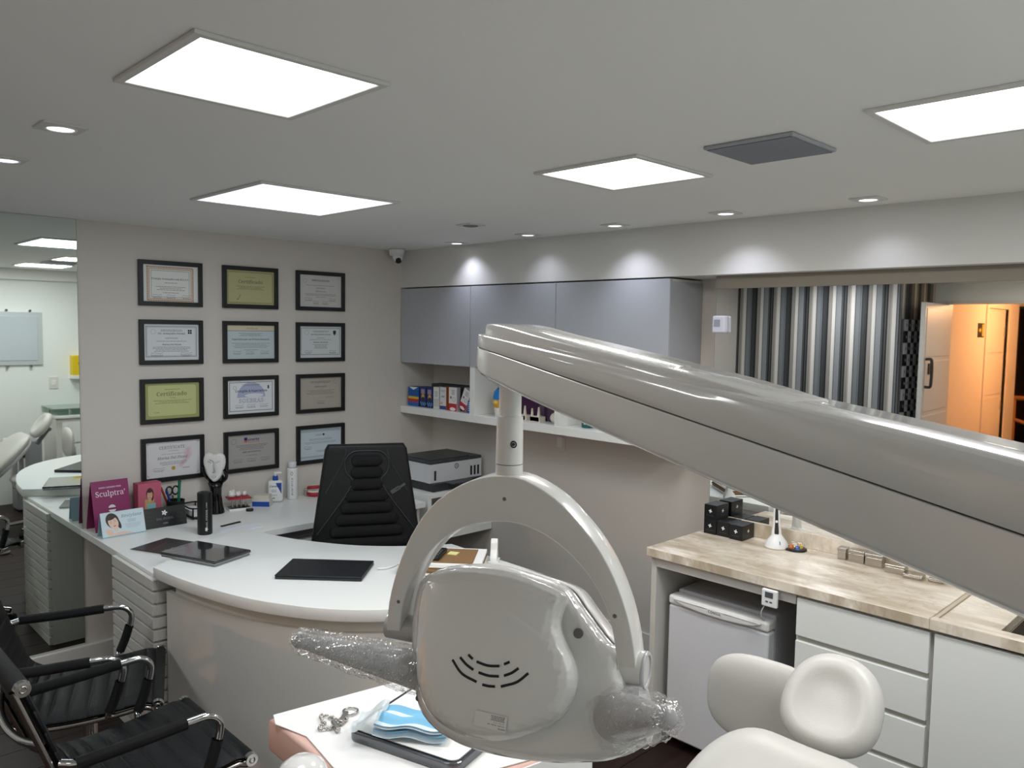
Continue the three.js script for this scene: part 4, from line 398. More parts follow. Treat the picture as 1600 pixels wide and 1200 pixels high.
{ const t = thing('wall_thermostat', 'white wall control box with a grey screen on the mirror edge', 'thermostat', [-0.208, 1.79, 2.367]); part('case', rb(0.03, 0.08, 0.066, 0.008, 3).translate(-0.015, 0.04, 0), M(0xd2d2dc, 0.4), t); part('screen', bx(-0.0312, -0.0298, 0.03, 0.062, -0.022, 0.01), M(0x9a9aa8, 0.35), t); part('base_plate', bx(-0.002, 0, 0.004, 0.076, -0.03, 0.03), mat.white, t); }
// ---------- visitor chairs ----------
function ribbon(curve, t0, t1, halfW, thick, nx, rib, ribN) { // ribbed sling along a side profile (x,y), width along z
  const P = [], idx = [], nz = 8; const at = i => { const t = t0 + (t1 - t0) * i / nx, p = curve.getPoint(t), d = curve.getTangent(t), n = V(-d.y, d.x, 0); return [p, n, t]; };
  for (const side of [1, -1]) for (let i = 0; i <= nx; i++) { const [p, n] = at(i), ph = ribN * i / nx, w = rib * Math.pow(Math.abs(Math.sin(Math.PI * ph)), 0.5); for (let k = 0; k <= nz; k++) { const f = k / nz * 2 - 1, e = Math.pow(1 - Math.pow(Math.abs(f), 8), 0.5), o = side * -(thick / 2 + w * e); P.push(p.x + n.x * o, p.y + n.y * o, f * halfW); } }
  const row = nz + 1, half = (nx + 1) * row; for (let s = 0; s < 2; s++) for (let i = 0; i < nx; i++) for (let k = 0; k < nz; k++) { const a = s * half + i * row + k, b = a + 1, c = a + row, d = c + 1; s ? idx.push(a, b, c, b, d, c) : idx.push(a, c, b, b, c, d); }
  for (let i = 0; i < nx; i++) for (const k of [0, nz]) { const a = i * row + k, b = a + row, c = half + a, d = half + b; k ? idx.push(a, b, c, b, d, c) : idx.push(a, c, b, b, c, d); }
  for (const i of [0, nx]) for (let k = 0; k < nz; k++) { const a = i * row + k, b = a + 1, c = half + a, d = half + b; i ? idx.push(a, c, b, b, c, d) : idx.push(a, b, c, b, d, c); }
  const g = new THREE.BufferGeometry(); g.setAttribute('position', new THREE.Float32BufferAttribute(P, 3)); g.setIndex(idx); g.computeVertexNormals(); const q = g.toNonIndexed(); q.computeVertexNormals; return boxUV(q); }
function visitorChair(label, pos, turn) {
  const t = thing('visitor_chair', label, 'chair', pos, turn, 'black visitor chairs at the desk');
  const prof = new THREE.CatmullRomCurve3([[0.235, 0.462], [0.20, 0.474], [0.1, 0.462], [0, 0.452], [-0.1, 0.45], [-0.17, 0.458], [-0.222, 0.49], [-0.25, 0.55], [-0.285, 0.64], [-0.325, 0.75], [-0.37, 0.875]].map(p => V(p[0], p[1], 0)), false, 'centripetal');
  part('seat', ribbon(prof, 0, 0.52, 0.246, 0.012, 108, 0.009, 9), mat.leather, t); part('backrest', ribbon(prof, 0.52, 1, 0.246, 0.012, 108, 0.009, 9), mat.leather, t);
  for (const z of [-0.24, 0.24]) part('side_rail', new THREE.TubeGeometry(new THREE.CatmullRomCurve3(Array.from({ length: 31 }, (_, i) => { const p = prof.getPoint(i / 30), d = prof.getTangent(i / 30); return V(p.x - d.y * 0.02, p.y + d.x * 0.02, z); })), 60, 0.0095, 8), mat.steel, t);
  for (const [x, y, n] of [[0.235, 0.462, 'front_roll'], [-0.37, 0.875, 'top_roll']]) { const r = part(n, cyl(0.02, 0.02, 0.492, 20).rotateX(Math.PI / 2).translate(x, y, 0), mat.leather, t); for (const z of [-0.252, 0.252]) { part('end_cap', cyl(0.019, 0.021, 0.016, 24).rotateX(Math.PI / 2).translate(x, y, z), mat.chrome, r); part('cap_screw', new THREE.TorusGeometry(0.008, 0.002, 8, 20).translate(x, y, z + Math.sign(z) * 0.0085), mat.steel, r); } }
  for (const z of [-0.272, 0.272]) { const zi = z * 0.89; const pts = [[-0.287, 0.645, zi], [-0.25, 0.645, z], [-0.12, 0.648, z], [0.04, 0.655, z], [0.1, 0.652, z], [0.128, 0.625, z], [0.122, 0.57, z], [0.085, 0.47, z], [0.078, 0.452, zi]]; const a = part('armrest', tube(pts, 0.0115, 70, 12), mat.chrome, t);
    part('arm_sleeve', tube([[-0.26, 0.645, z], [-0.12, 0.648, z], [0.03, 0.6545, z]], 0.0175, 30, 14), mat.leather, a); part('post_sleeve', tube([[0.121, 0.575, z], [0.104, 0.52, z], [0.086, 0.474, z]], 0.0165, 20, 14), mat.leather, a); part('arm_bolt', new THREE.SphereGeometry(0.012, 14, 10).translate(0.078, 0.447, zi), mat.chrome, a); }
  part('seat_spreader', [tube([[0.06, 0.452, -0.24], [0.06, 0.42, -0.16], [0.06, 0.405, 0], [0.06, 0.42, 0.16], [0.06, 0.452, 0.24]], 0.012), tube([[-0.12, 0.447, -0.24], [-0.12, 0.42, -0.16], [-0.1, 0.405, 0], [-0.12, 0.42, 0.16], [-0.12, 0.447, 0.24]], 0.012)], mat.chrome, t);
  part('back_spreader', tube([[-0.315, 0.70, -0.24], [-0.345, 0.68, -0.12], [-0.355, 0.675, 0], [-0.345, 0.68, 0.12], [-0.315, 0.70, 0.24]], 0.011), mat.chrome, t);
  part('mechanism', rb(0.22, 0.05, 0.12, 0.012, 3).translate(-0.02, 0.385, 0), mat.black, t); part('column', cyl(0.025, 0.025, 0.28).translate(0, 0.23, 0), mat.chrome, t);
  for (let k = 0; k < 5; k++) { const a = k * Math.PI * 2 / 5 + 0.3, c = Math.cos(a), s = Math.sin(a); part('base_leg', tube([[0, 0.11, 0], [c * 0.1, 0.105, s * 0.1], [c * 0.28, 0.075, s * 0.28]], 0.017, 16, 10), mat.chrome, t); part('caster', cyl(0.028, 0.028, 0.036, 18).rotateX(Math.PI / 2).rotateY(-a).translate(c * 0.28, 0.028, s * 0.28), mat.black, t); }
  return t; }
visitorChair('black ribbed chrome-armed chair nearer the slatted pedestal', [-2.586, 0, 1.219], -0.379);
visitorChair('black ribbed chrome-armed chair closer to the covered tray table', [-2.62, 0, 1.835], 0);
// ---------- desk chair ----------
{ const t = thing('desk_chair', 'high-backed black leather chair behind the curved desk', 'chair', [-1.335, 0, 1.185], -0.50);
  const bs = shapeOf([[-0.275, 0.62], [-0.265, 0.75], [-0.225, 1.02], [-0.2, 1.19], [-0.185, 1.215], [0.185, 1.215], [0.2, 1.19], [0.225, 1.02], [0.265, 0.75], [0.275, 0.62]]);
  const back = new THREE.Group(); back.name = 'backrest'; back.position.set(0, 0, -0.1); back.rotation.x = -0.06; t.add(back);
  part('cushion', creased(extr(bs, 0.075, 0.018, 4).translate(0, 0, -0.06)), mat.leather, back);
  for (let i = 0; i < 9; i++) { const y = 1.135 - i * 0.058, w = i < 3 ? 0.15 + i * 0.004 : 0.16 + (i - 2) * 0.05; part('rib_cushion', new THREE.CapsuleGeometry(0.026, Math.min(w, 0.46) - 0.05, 6, 14).rotateZ(Math.PI / 2).scale(1, 1.1, 0.5).translate(0, y, 0.016), mat.leather, back); }
  const st = M(0x2a2d33, 0.5); for (const s of [-1, 1]) { part('piping', tube([[s * 0.1, 1.21, 0.016], [s * 0.105, 1.16, 0.016], [s * 0.2, 0.98, 0.016]], 0.0022, 24, 6), st, back); part('head_loop', tube([[0, 1.185, 0.017], [s * 0.07, 1.178, 0.018], [s * 0.105, 1.14, 0.018], [s * 0.1, 1.08, 0.018], [s * 0.07, 1.04, 0.018], [s * 0.09, 0.99, 0.018], [s * 0.24, 0.78, 0.018]], 0.0035, 50, 6), st, back); }
  part('care_tag', [rb(0.055, 0.012, 0.003, 0.001).rotateZ(0.55).translate(0.165, 1.0, 0.018), rb(0.05, 0.02, 0.003, 0.001).rotateZ(0.55).translate(0.14, 0.985, 0.018)], M(0x474a4e, 0.4), back);
  part('seat', rb(0.50, 0.09, 0.48, 0.035, 4).translate(0, 0.47, 0.12), mat.leather, t); part('back_stem', rb(0.08, 0.2, 0.03, 0.01).translate(0, 0.56, -0.155), mat.black, t); part('mechanism', rb(0.2, 0.05, 0.25, 0.01).translate(0, 0.40, 0.06), mat.black, t); part('column', cyl(0.028, 0.028, 0.28).translate(0, 0.24, 0.08), mat.chrome, t);
  for (let k = 0; k < 5; k++) { const a = k * Math.PI * 2 / 5, c = Math.cos(a), s = Math.sin(a); part('base_leg', tube([[0, 0.11, 0.08], [c * 0.1, 0.1, 0.08 + s * 0.1], [c * 0.3, 0.07, 0.08 + s * 0.3]], 0.02, 14, 8), mat.chrome, t); part('caster', cyl(0.028, 0.028, 0.036, 16).rotateX(Math.PI / 2).rotateY(-a).translate(c * 0.3, 0.028, 0.08 + s * 0.3), mat.black, t); } }
// ---------- dental chair, stool ----------
function pad(outline, t, dish = 0, dr = 0.55, nr = 14, na = 56, crown = 2.6) { // cushion: outline(angle) -> radius pair, thickness t, dished front (+z)
  const P = [], idx = []; const z = (r, s) => s * t / 2 * Math.pow(Math.max(0, 1 - Math.pow(r, crown)), 0.5) - (s > 0 ? dish * Math.exp(-Math.pow(r / dr, 4)) : 0);
  for (const s of [1, -1]) for (let i = 0; i <= nr; i++) { const r = Math.sin(i / nr * Math.PI / 2); for (let k = 0; k < na; k++) { const a = k / na * Math.PI * 2, [ox, oy] = outline(a); P.push(ox * r, oy * r, z(r, s)); } }
  const H2 = (nr + 1) * na; for (let s = 0; s < 2; s++) for (let i = 0; i < nr; i++) for (let k = 0; k < na; k++) { const a = s * H2 + i * na + k, b = s * H2 + i * na + (k + 1) % na, c = a + na, d = b + na; s ? idx.push(a, b, c, b, d, c) : idx.push(a, c, b, b, c, d); }
  let g = new THREE.BufferGeometry(); g.setAttribute('position', new THREE.Float32BufferAttribute(P, 3)); g.setIndex(idx); g = mergeVertices(g, 1e-5); g.computeVertexNormals(); return boxUV(g, 1); }
const sup = (w, h, n, f = () => 1) => a => { const c = Math.cos(a), s = Math.sin(a), k = f(a); return [Math.sign(c) * Math.pow(Math.abs(c), 2 / n) * w * (typeof k === 'number' ? k : k[0]), Math.sign(s) * Math.pow(Math.abs(s), 2 / n) * h * (typeof k === 'number' ? k : k[1])]; };
{ const t = thing('dental_chair', 'pale leather dental chair with a dished round headrest', 'dental chair', [-2.1, 0, 3.52]);
  // local x runs from feet (-) to head (+); pads face up and towards the feet
  const face = (name, g, x, y, z, ang, m, par = t) => part(name, g, m, par, [x, y, z], [0, -Math.PI / 2, 0]);
  const mount = (name, g, m, x, y, lean) => { const o = part(name, g, m, t, [x, y, 0]); o.rotation.order = 'YXZ'; o.rotation.set(-lean, -Math.PI / 2, 0); return o; };
  mount('headrest', pad(sup(0.122, 0.122, 2.3, a => [1 + 0.10 * Math.max(0, -Math.sin(a)) - 0.10 * Math.max(0, Math.sin(a)), 1]), 0.10, 0.03, 0.62), mat.padWhite, 0.535, 0.882, 0.62);
  mount('headrest_bracket', [rb(0.06, 0.16, 0.025, 0.008).translate(0, -0.08, -0.065), rb(0.1, 0.03, 0.04, 0.008).translate(0, 0.0, -0.06)], mat.grey, 0.535, 0.885, 0.62);
  const bo = a => { const c = Math.cos(a), s = Math.sin(a); let w = 0.27 * Math.sign(c) * Math.pow(Math.abs(c), 0.8), h = 0.37 * Math.sign(s) * Math.pow(Math.abs(s), 0.75); if (s > 0) h -= 0.03 * Math.exp(-Math.pow(c / 0.38, 2)); w *= 1 - 0.18 * Math.max(0, -s); return [w, h]; };
  mount('backrest', pad(bo, 0.13, 0.03, 0.75, 18, 72, 3.2), mat.padWhite, 0.165, 0.583, 0.82);
  mount('back_shell', pad(a => bo(a).map(v => v * 0.93), 0.09, 0, 0.5, 12, 72, 3), mat.lampGrey, 0.195, 0.548, 0.82);
  mount('seat_pad', pad(sup(0.26, 0.30, 3), 0.13, 0.02, 0.7), mat.padWhite, -0.38, 0.42, 1.42); mount('leg_pad', pad(sup(0.22, 0.36, 3), 0.11, 0.0), mat.padWhite, -0.98, 0.38, 1.66);
  part('underframe', rb(1.2, 0.10, 0.3, 0.03, 3).translate(-0.55, 0.29, 0), mat.lampWhite, t); part('column', rb(0.34, 0.24, 0.26, 0.03, 3).translate(-0.3, 0.14, 0), mat.lampWhite, t); part('base_plate', rb(0.95, 0.06, 0.5, 0.02, 3).translate(-0.35, 0.03, 0), mat.lampGrey, t); }
{ const t = thing('dental_stool', 'pale leather stool with a rounded backrest behind the dental chair headrest', 'stool', [-1.66, 0, 3.30], -1.47);
  const b = part('backrest', pad(sup(0.18, 0.13, 2.9, a => [1 - 0.05 * Math.sin(a), 1]), 0.075, 0.0), mat.padWhite, t, [0, 0.745, -0.24]); part('back_stem', tube([[0, 0.40, 0.02], [0, 0.43, -0.22], [0, 0.50, -0.29], [0, 0.70, -0.285]], 0.014), mat.chrome, t);
  part('seat', pad(sup(0.2, 0.2, 2.2), 0.10, 0.0).rotateX(-Math.PI / 2), mat.padWhite, t, [0, 0.46, 0]); part('column', cyl(0.025, 0.03, 0.36).translate(0, 0.26, 0), mat.chrome, t);
  for (let k = 0; k < 5; k++) { const a = k * Math.PI * 2 / 5, c = Math.cos(a), s = Math.sin(a); part('base_leg', rod(V(0, 0.10, 0), V(c * 0.24, 0.065, s * 0.24), 0.018, 0.013), mat.chrome, t); part('caster', cyl(0.025, 0.025, 0.034, 16).rotateX(Math.PI / 2).rotateY(-a).translate(c * 0.24, 0.025, s * 0.24), mat.black, t); } }
// ---------- dental lamp ----------
function rrPts(y0, y1, z0, z1, r, n = 5, rTop = r) { const o = []; for (const [cy, cz, a0, rr] of [[y0 + r, z1 - r, -Math.PI / 2, r], [y1 - rTop, z1 - rTop, 0, rTop], [y1 - rTop, z0 + rTop, Math.PI / 2, rTop], [y0 + r, z0 + r, Math.PI, r]]) for (let i = 0; i <= n; i++) { const a = a0 + Math.PI / 2 * i / n; o.push([cy + Math.sin(a) * rr, cz + Math.cos(a) * rr]); } return o; }
function dense(keys, n = 36) { const x0 = keys[0][0], x1 = keys[keys.length - 1][0], xs = new Set(keys.slice(0, 3).map(k => k[0])); for (let i = 0; i <= n; i++) xs.add(x0 + (x1 - x0) * i / n); return [...xs].sort((a, b) => a - b).map(x => { let i = 0; while (i < keys.length - 2 && x > keys[i + 1][0]) i++; const a = keys[i], b = keys[i + 1], p = keys[Math.max(i - 1, 0)], q = keys[Math.min(i + 2, keys.length - 1)], t = (x - a[0]) / (b[0] - a[0]); return a.map((v, k) => { if (!k) return x; const h = b[0] - a[0], sl = (b[k] - v) / h, ml = i ? (sl + (v - p[k]) / (a[0] - p[0])) / 2 : sl, mr = i < keys.length - 2 ? (sl + (q[k] - b[k]) / (q[0] - b[0])) / 2 : sl, u = x < keys[2][0] ? 0 : 1; const lin = v + (b[k] - v) * t, her = (2 * t ** 3 - 3 * t * t + 1) * v + (t ** 3 - 2 * t * t + t) * h * ml + (3 * t * t - 2 * t ** 3) * b[k] + (t ** 3 - t * t) * h * mr; return u ? her : lin; }); }); }
function loft(secs) { const n = secs[0].p.length, P = [], idx = []; secs.forEach(s => s.p.forEach(q => P.push(s.x, q[0], q[1]))); for (let i = 0; i < secs.length - 1; i++) for (let k = 0; k < n; k++) { const a = i * n + k, b = i * n + (k + 1) % n, c = a + n, d = b + n; idx.push(a, c, b, b, c, d); }
  for (const e of [0, secs.length - 1]) { const c = P.length / 3, s = secs[e]; const m = s.p.reduce((q, v) => [q[0] + v[0] / n, q[1] + v[1] / n], [0, 0]); P.push(s.x, m[0], m[1]); for (let k = 0; k < n; k++) { const a = e * n + k, b = e * n + (k + 1) % n; e ? idx.push(b, a, c) : idx.push(a, b, c); } }
  const g = new THREE.BufferGeometry(); g.setAttribute('position', new THREE.Float32BufferAttribute(P, 3)); g.setIndex(idx); g.computeVertexNormals(); return boxUV(creased(g, 0.5)); }
{ const BX = -3.12, BZ = 4.52; const t = thing('dental_lamp', 'white articulated dental operating lamp with wrapped handles', 'dental lamp', [BX, 0, BZ]); const L = (x, y, z) => [x - BX, y, z - BZ];
  // arm
  const A = V(-2.765, 1.762, 3.562), B = V(-2.982, 1.688, 4.208), ex = B.clone().sub(A).normalize(), ez = V(-ex.z, 0, ex.x).normalize(), ey = ez.clone().cross(ex);
  const arm = new THREE.Group(); arm.name = 'arm'; t.add(arm); arm.position.set(...L(A.x, A.y, A.z)); arm.quaternion.setFromRotationMatrix(new THREE.Matrix4().makeBasis(ex, ey, ez));
  const Z0 = -0.075;                                            // far side; the face towards the room is z = 0
  part('lower_shell', loft(dense([[-0.080, -0.024, -0.002, 0.012, 0.006], [-0.075, -0.029, 0, 0.004, 0.006], [-0.06, -0.034, 0, 0, 0.006], [0, -0.039, 0, 0, 0.006], [0.3, -0.043, 0, 0, 0.006], [1.0, -0.046, 0, 0, 0.006]]).map(([x, a, b, c, r]) => ({ x, p: rrPts(a, b, Z0 + c, -c, r, 4, 0.0008) }))), mat.gloss, arm);
  part('seam', bx(-0.068, 1.0, -0.0005, 0.0012, Z0 + 0.003, -0.003), M(0x4a4646, 0.6), arm);
  part('upper_shell', loft(dense([[-0.077, 0.0165, 0.006, 0.002], [-0.07, 0.0185, 0.002, 0.0025], [-0.05, 0.0192, 0.001, 0.0025], [0, 0.0205, 0.001, 0.0025], [0.2, 0.026, 0.001, 0.004], [0.42, 0.0335, 0.001, 0.008], [0.6, 0.038, 0.001, 0.012], [1.0, 0.040, 0.001, 0.014]]).map(([x, b, c, r]) => ({ x, p: rrPts(0.0012, b, Z0 + c, -c, 0.0008, 5, r) }))), mat.gloss, arm);
  part('top_cap', loft(dense([[-0.066, 0.012, 0.026, 0.012, 0.003], [-0.055, 0.012, 0.0345, 0.006, 0.004], [-0.035, 0.012, 0.037, 0.0045, 0.004], [0.1, 0.012, 0.0375, 0.004, 0.004], [0.3, 0.012, 0.0382, 0.004, 0.005], [0.45, 0.012, 0.0372, 0.007, 0.007], [0.62, 0.012, 0.028, 0.014, 0.007]]).map(([x, a, b, c, r]) => ({ x, p: rrPts(a, b, Z0 + c, -c, 0.0008, 5, r) }))), mat.gloss, arm);
  part('pole', [rod(V(...L(-3.09, 0.02, 4.52)), V(...L(-3.09, 1.70, 4.52)), 0.03), cyl(0.05, 0.05, 0.1).translate(...L(-3.09, 1.65, 4.52))], mat.lampWhite, t); part('floor_plate', cyl(0.14, 0.15, 0.02).translate(...L(-3.09, 0.01, 4.52)), mat.lampGrey, t);
  // post and fork
  const F = new THREE.Group(); F.name = 'fork'; t.add(F); F.position.set(...L(-2.748, 1.601, 3.574)); F.rotation.y = -1.1897;
  part('upper_post', cyl(0.0152, 0.0152, 0.09, 28).translate(-0.0125, 0.118, -0.022), mat.lampWhite, F); part('post_collar', cyl(0.0178, 0.0186, 0.064, 32).translate(-0.0125, 0.046, -0.022), mat.lampWhite, F); part('post_seam', cyl(0.0182, 0.0182, 0.0012, 32).translate(-0.0125, 0.0136, -0.022), M(0x4a4646, 0.6), F); part('post_foot', cyl(0.0186, 0.0187, 0.02, 32).translate(-0.0125, 0.003, -0.022), mat.lampWhite, F); part('grub_screw', [new THREE.TorusGeometry(0.004, 0.001, 8, 16), cyl(0.0022, 0.0022, 0.002, 10).rotateX(Math.PI / 2)].map(g => g.toNonIndexed().translate(0.0, 0.042, -0.0066)), mat.dark, F);
  const ao = [[-0.1925, -0.2423], [-0.1886, -0.2005], [-0.1761, -0.1527], [-0.1535, -0.0993], [-0.1229, -0.0551], [-0.085, -0.024], [-0.048, -0.0066], [-0.0145, -0.0002], [0.0184, -0.0028], [0.0624, -0.023], [0.0931, -0.0489], [0.1209, -0.0791], [0.1429, -0.1139], [0.1594, -0.1523], [0.1688, -0.1854], [0.1741, -0.2155], [0.1759, -0.2323]], ai = [[-0.1699, -0.2393], [-0.1641, -0.1971], [-0.147, -0.154], [-0.1113, -0.1056], [-0.0735, -0.0785], [-0.0314, -0.0649], [0.0095, -0.0621], [0.0494, -0.0728], [0.0836, -0.0934], [0.1126, -0.1214], [0.1336, -0.1551], [0.1440, -0.1884], [0.1490, -0.2187], [0.1505, -0.2347]].reverse();
  const cv = p => new THREE.CatmullRomCurve3(p.map(q => V(q[0], q[1], 0)), false, 'centripetal').getPoints(48).map(q => new THREE.Vector2(q.x, q.y));
  part('arch', creased(extr(new THREE.Shape([...cv(ao), ...cv(ai)]), 0.044, 0.0025, 3).translate(0, 0, -0.044), 0.5), mat.lampWhite, F);
  for (const [x, y] of [[-0.009, -0.031], [-0.172, -0.196], [0.146, -0.165]]) part('arch_screw', cyl(0.0026, 0.0026, 0.001, 12).rotateX(Math.PI / 2).translate(x, y, 0.0003), mat.grey, F);
  part('pivot', cyl(0.019, 0.019, 0.085, 28).rotateZ(Math.PI / 2).translate(-0.157, -0.242, -0.022), mat.lampGrey, F); part('pivot', cyl(0.0245, 0.0245, 0.088, 32).rotateZ(Math.PI / 2).translate(0.138, -0.238, -0.022), mat.lampWhite, F); part('pivot_ring', [new THREE.TorusGeometry(0.0215, 0.0035, 10, 32).rotateY(Math.PI / 2).translate(0.182, -0.238, -0.022), cyl(0.018, 0.018, 0.002, 28).rotateZ(Math.PI / 2).translate(0.1825, -0.238, -0.022)], mat.lampGrey, F);
  // head
  const Hd = new THREE.Group(); Hd.name = 'lamp_head'; t.add(Hd); Hd.position.set(...L(-2.748, 1.367, 3.574)); Hd.rotation.order = 'YXZ'; Hd.rotation.set(-20 * Math.PI / 180, -1.1897, 0);
  const ho = [[-0.1505, -0.0135], [-0.1557, 0.0209], [-0.156, 0.0522], [-0.1518, 0.0727], [-0.1346, 0.0868], [-0.1106, 0.0973], [-0.0714, 0.106], [-0.0322, 0.1094], [0.0171, 0.1029], [0.065, 0.0925], [0.0909, 0.0689], [0.1259, 0.0363], [0.1505, 0.017], [0.1602, -0.001], [0.168, -0.022], [0.1736, -0.0442], [0.1849, -0.0717], [0.1826, -0.0869], [0.1607, -0.1062], [0.113, -0.121], [0.0714, -0.1294], [0.0099, -0.135], [-0.0463, -0.1337], [-0.087, -0.1237], [-0.1158, -0.105], [-0.1314, -0.0788], [-0.1434, -0.0469]];
  part('rear_shell', creased(extr(shapeOf(ho.map(p => [p[0] * 0.985, p[1] * 0.985]), 120), 0.062, 0.02, 6).translate(0, 0, -0.05), 0.5), mat.gloss, Hd);
  part('front_shell', creased(extr(shapeOf(ho.map(p => [p[0] * 1.0, p[1] * 1.0]), 120), 0.05, 0.006, 4).translate(0, 0, -0.102), 0.5), mat.gloss, Hd); part('shell_gap', extr(shapeOf(ho.map(p => [p[0] * 0.97, p[1] * 0.97]), 120), 0.006).translate(0, 0, -0.056), M(0x777472, 0.6), Hd);
  const co = [[-0.1293, 0.0536], [-0.118, 0.0808], [-0.0677, 0.096], [-0.0111, 0.0995], [0.045, 0.092], [0.079, 0.079], [0.0765, 0.0632], [0.0755, 0.0433], [0.084, 0.0251], [0.1023, -0.0024], [0.107, -0.0242], [0.101, -0.0515], [0.0873, -0.0727], [0.0567, -0.0937], [0.0079, -0.112], [-0.045, -0.112], [-0.088, -0.095], [-0.112, -0.06], [-0.124, -0.01]];
  part('rear_cover', creased(extr(shapeOf(co, 120), 0.05, 0.02, 8).translate(0, 0, -0.006), 0.9), mat.gloss, Hd);
  const vm = M(0x17181a, 0.7), seg = (pts) => part('vent_slot', tube(pts.map(p => [p[0], p[1], 0.0435]), 0.0019, 14, 6), vm, Hd);
  seg([[-0.0582, -0.0234], [-0.0423, -0.0373], [-0.0189, -0.0441]]); seg([[-0.0104, -0.0457], [-0.0015, -0.0458], [0.0075, -0.0447]]); seg([[0.0153, -0.0432], [0.0359, -0.034], [0.0495, -0.0208]]); seg([[-0.0478, -0.0184], [-0.038, -0.0252], [-0.026, -0.0305]]); seg([[-0.0183, -0.0322], [-0.004, -0.0335], [0.0106, -0.0317]]); seg([[0.0174, -0.0297], [0.027, -0.0246], [0.0357, -0.0171]]); seg([[-0.0366, -0.0132], [-0.033, -0.0155], [-0.0293, -0.0175]]); seg([[-0.0233, -0.0197], [-0.007, -0.0216], [0.0094, -0.0194]]); seg([[0.0151, -0.0161], [0.0188, -0.014], [0.0224, -0.0117]]);
  part('rating_label', new THREE.PlaneGeometry(0.0445, 0.018).rotateZ(-0.0).translate(0.0085, -0.086, 0.0455), M(0xffffff, 0.5, 0, { map: canvasTex(384, 156, (g, w, h) => { g.fillStyle = '#e6e4e1'; g.fillRect(0, 0, w, h); g.translate(w, h); g.rotate(Math.PI); txt(g, 'GNATUS', 50, 18, 'bold 22px sans-serif', '#333'); txt(g, '127/220V~ 50/60Hz 25W', 120, 48, 'bold 16px monospace', '#444'); txt(g, 'N/S 0012 1.6 kg', 90, 72, '14px monospace', '#444'); lines(g, 110, 92, 170, 4, 14, '#555', 7); }) }), Hd);
  for (const [x, y, z, r] of [[-0.132, 0.032, 0.008, 0.006], [0.098, 0.036, 0.011, 0.0065], [0.158, -0.079, 0.0075, 0.0062], [-0.118, -0.085, 0.005, 0.004]]) part('screw_hole', cyl(r, r, 0.004, 20).rotateX(Math.PI / 2).translate(x, y, z), M(0x6e6c6a, 0.5), Hd);
  part('pivot_housing', cyl(0.0275, 0.0275, 0.05, 28).rotateZ(Math.PI / 2).translate(0.128, -0.004, -0.022), mat.gloss, Hd); part('handle_socket', cyl(0.036, 0.040, 0.05, 28).rotateZ(-Math.PI / 2 + 0.25).translate(0.165, -0.05, -0.02), mat.lampGrey, Hd);
  // handles with film wrap
  const hand = (a, b, r0, r1, n) => { const av = V(...a), bv = V(...b); const core = part(n, [rod(av, bv, r0 * 0.86, r1 * 0.9, 24), new THREE.SphereGeometry(r1 * 1.05, 18, 14).translate(...b)].map(g => { const q = g.index ? g.toNonIndexed() : g; return q; }), mat.lampGrey, Hd);
    const d = bv.clone().sub(av), len = d.length(); d.normalize(); const prof = []; for (let i = 0; i <= 26; i++) { const f = i / 26; const r = (r0 * (1 - f) + r1 * 1.35 * f) * (f > 0.93 ? Math.sqrt(Math.max(0, 1 - Math.pow((f - 0.93) / 0.075, 2))) : 1) + 0.0015; prof.push([Math.max(r, 0.0005), f * (len + r1 * 1.3)]); }
    const g = lathe(prof, 44), p = g.attributes.position; for (let i = 0; i < p.count; i++) { const x = p.getX(i), y = p.getY(i), z = p.getZ(i), an = Math.atan2(z, x), m = 1 + 0.05 * Math.sin(an * 5 + y * 90) + 0.05 * Math.sin(an * 9 - y * 170 + 1) + 0.035 * Math.sin(an * 14 + y * 320); p.setXYZ(i, x * m, y, z * m); } g.computeVertexNormals();
    const w = part('film_wrap', g, mat.wrap, core); w.position.copy(av); w.quaternion.setFromUnitVectors(V(0, 1, 0), d); };
  hand([-0.128, -0.052, -0.012], [-0.241, -0.029, 0.129], 0.032, 0.0105, 'handle'); hand([0.158, -0.056, -0.005], [0.241, -0.029, 0.129], 0.038, 0.0135, 'handle'); }
// ---------- covered tray table ----------
{ const t = thing('tray_table', 'dental tray table covered with white disposable paper', 'tray table', [-2.3, 0, 2.85]); const Y = 0.85;
  const top = shapeOf([[-0.284, 0.263], [0.22, 0.18], [0.19, -0.34], [-0.30, -0.25]]); // x, -z
  part('table_body', creased(extr(top, 0.085, 0.012, 4).rotateX(-Math.PI / 2).translate(0, Y - 0.088, 0)), mat.foilPink, t);
  part('paper_cover', creased(extr(shapeOf([[-0.272, 0.264], [0.225, 0.183], [0.195, -0.345], [-0.295, -0.20], [-0.30, -0.10], [-0.265, 0.12], [-0.29, 0.22]]), 0.003, 0.001).rotateX(-Math.PI / 2).translate(0, Y - 0.002, 0)), M(0xeeeeec, 0.85, 0, { bumpMap: clothBump, bumpScale: 0.004 }), t);
  part('paper_drop', creased(extr(shapeOf([[0.196, -0.345], [-0.21, -0.275], [-0.21, -0.278], [0.199, -0.349], [0.229, 0.18], [0.226, 0.18]]), 0.092).rotateX(-Math.PI / 2).translate(0, Y - 0.092, 0)), M(0xeeeeec, 0.85), t);
  part('column', rod(V(0.05, 0.05, 0.05), V(0.05, Y - 0.08, 0.05), 0.035), mat.lampWhite, t); part('base', rb(0.5, 0.05, 0.45, 0.02, 3).translate(0.05, 0.025, 0.05), mat.lampWhite, t); }
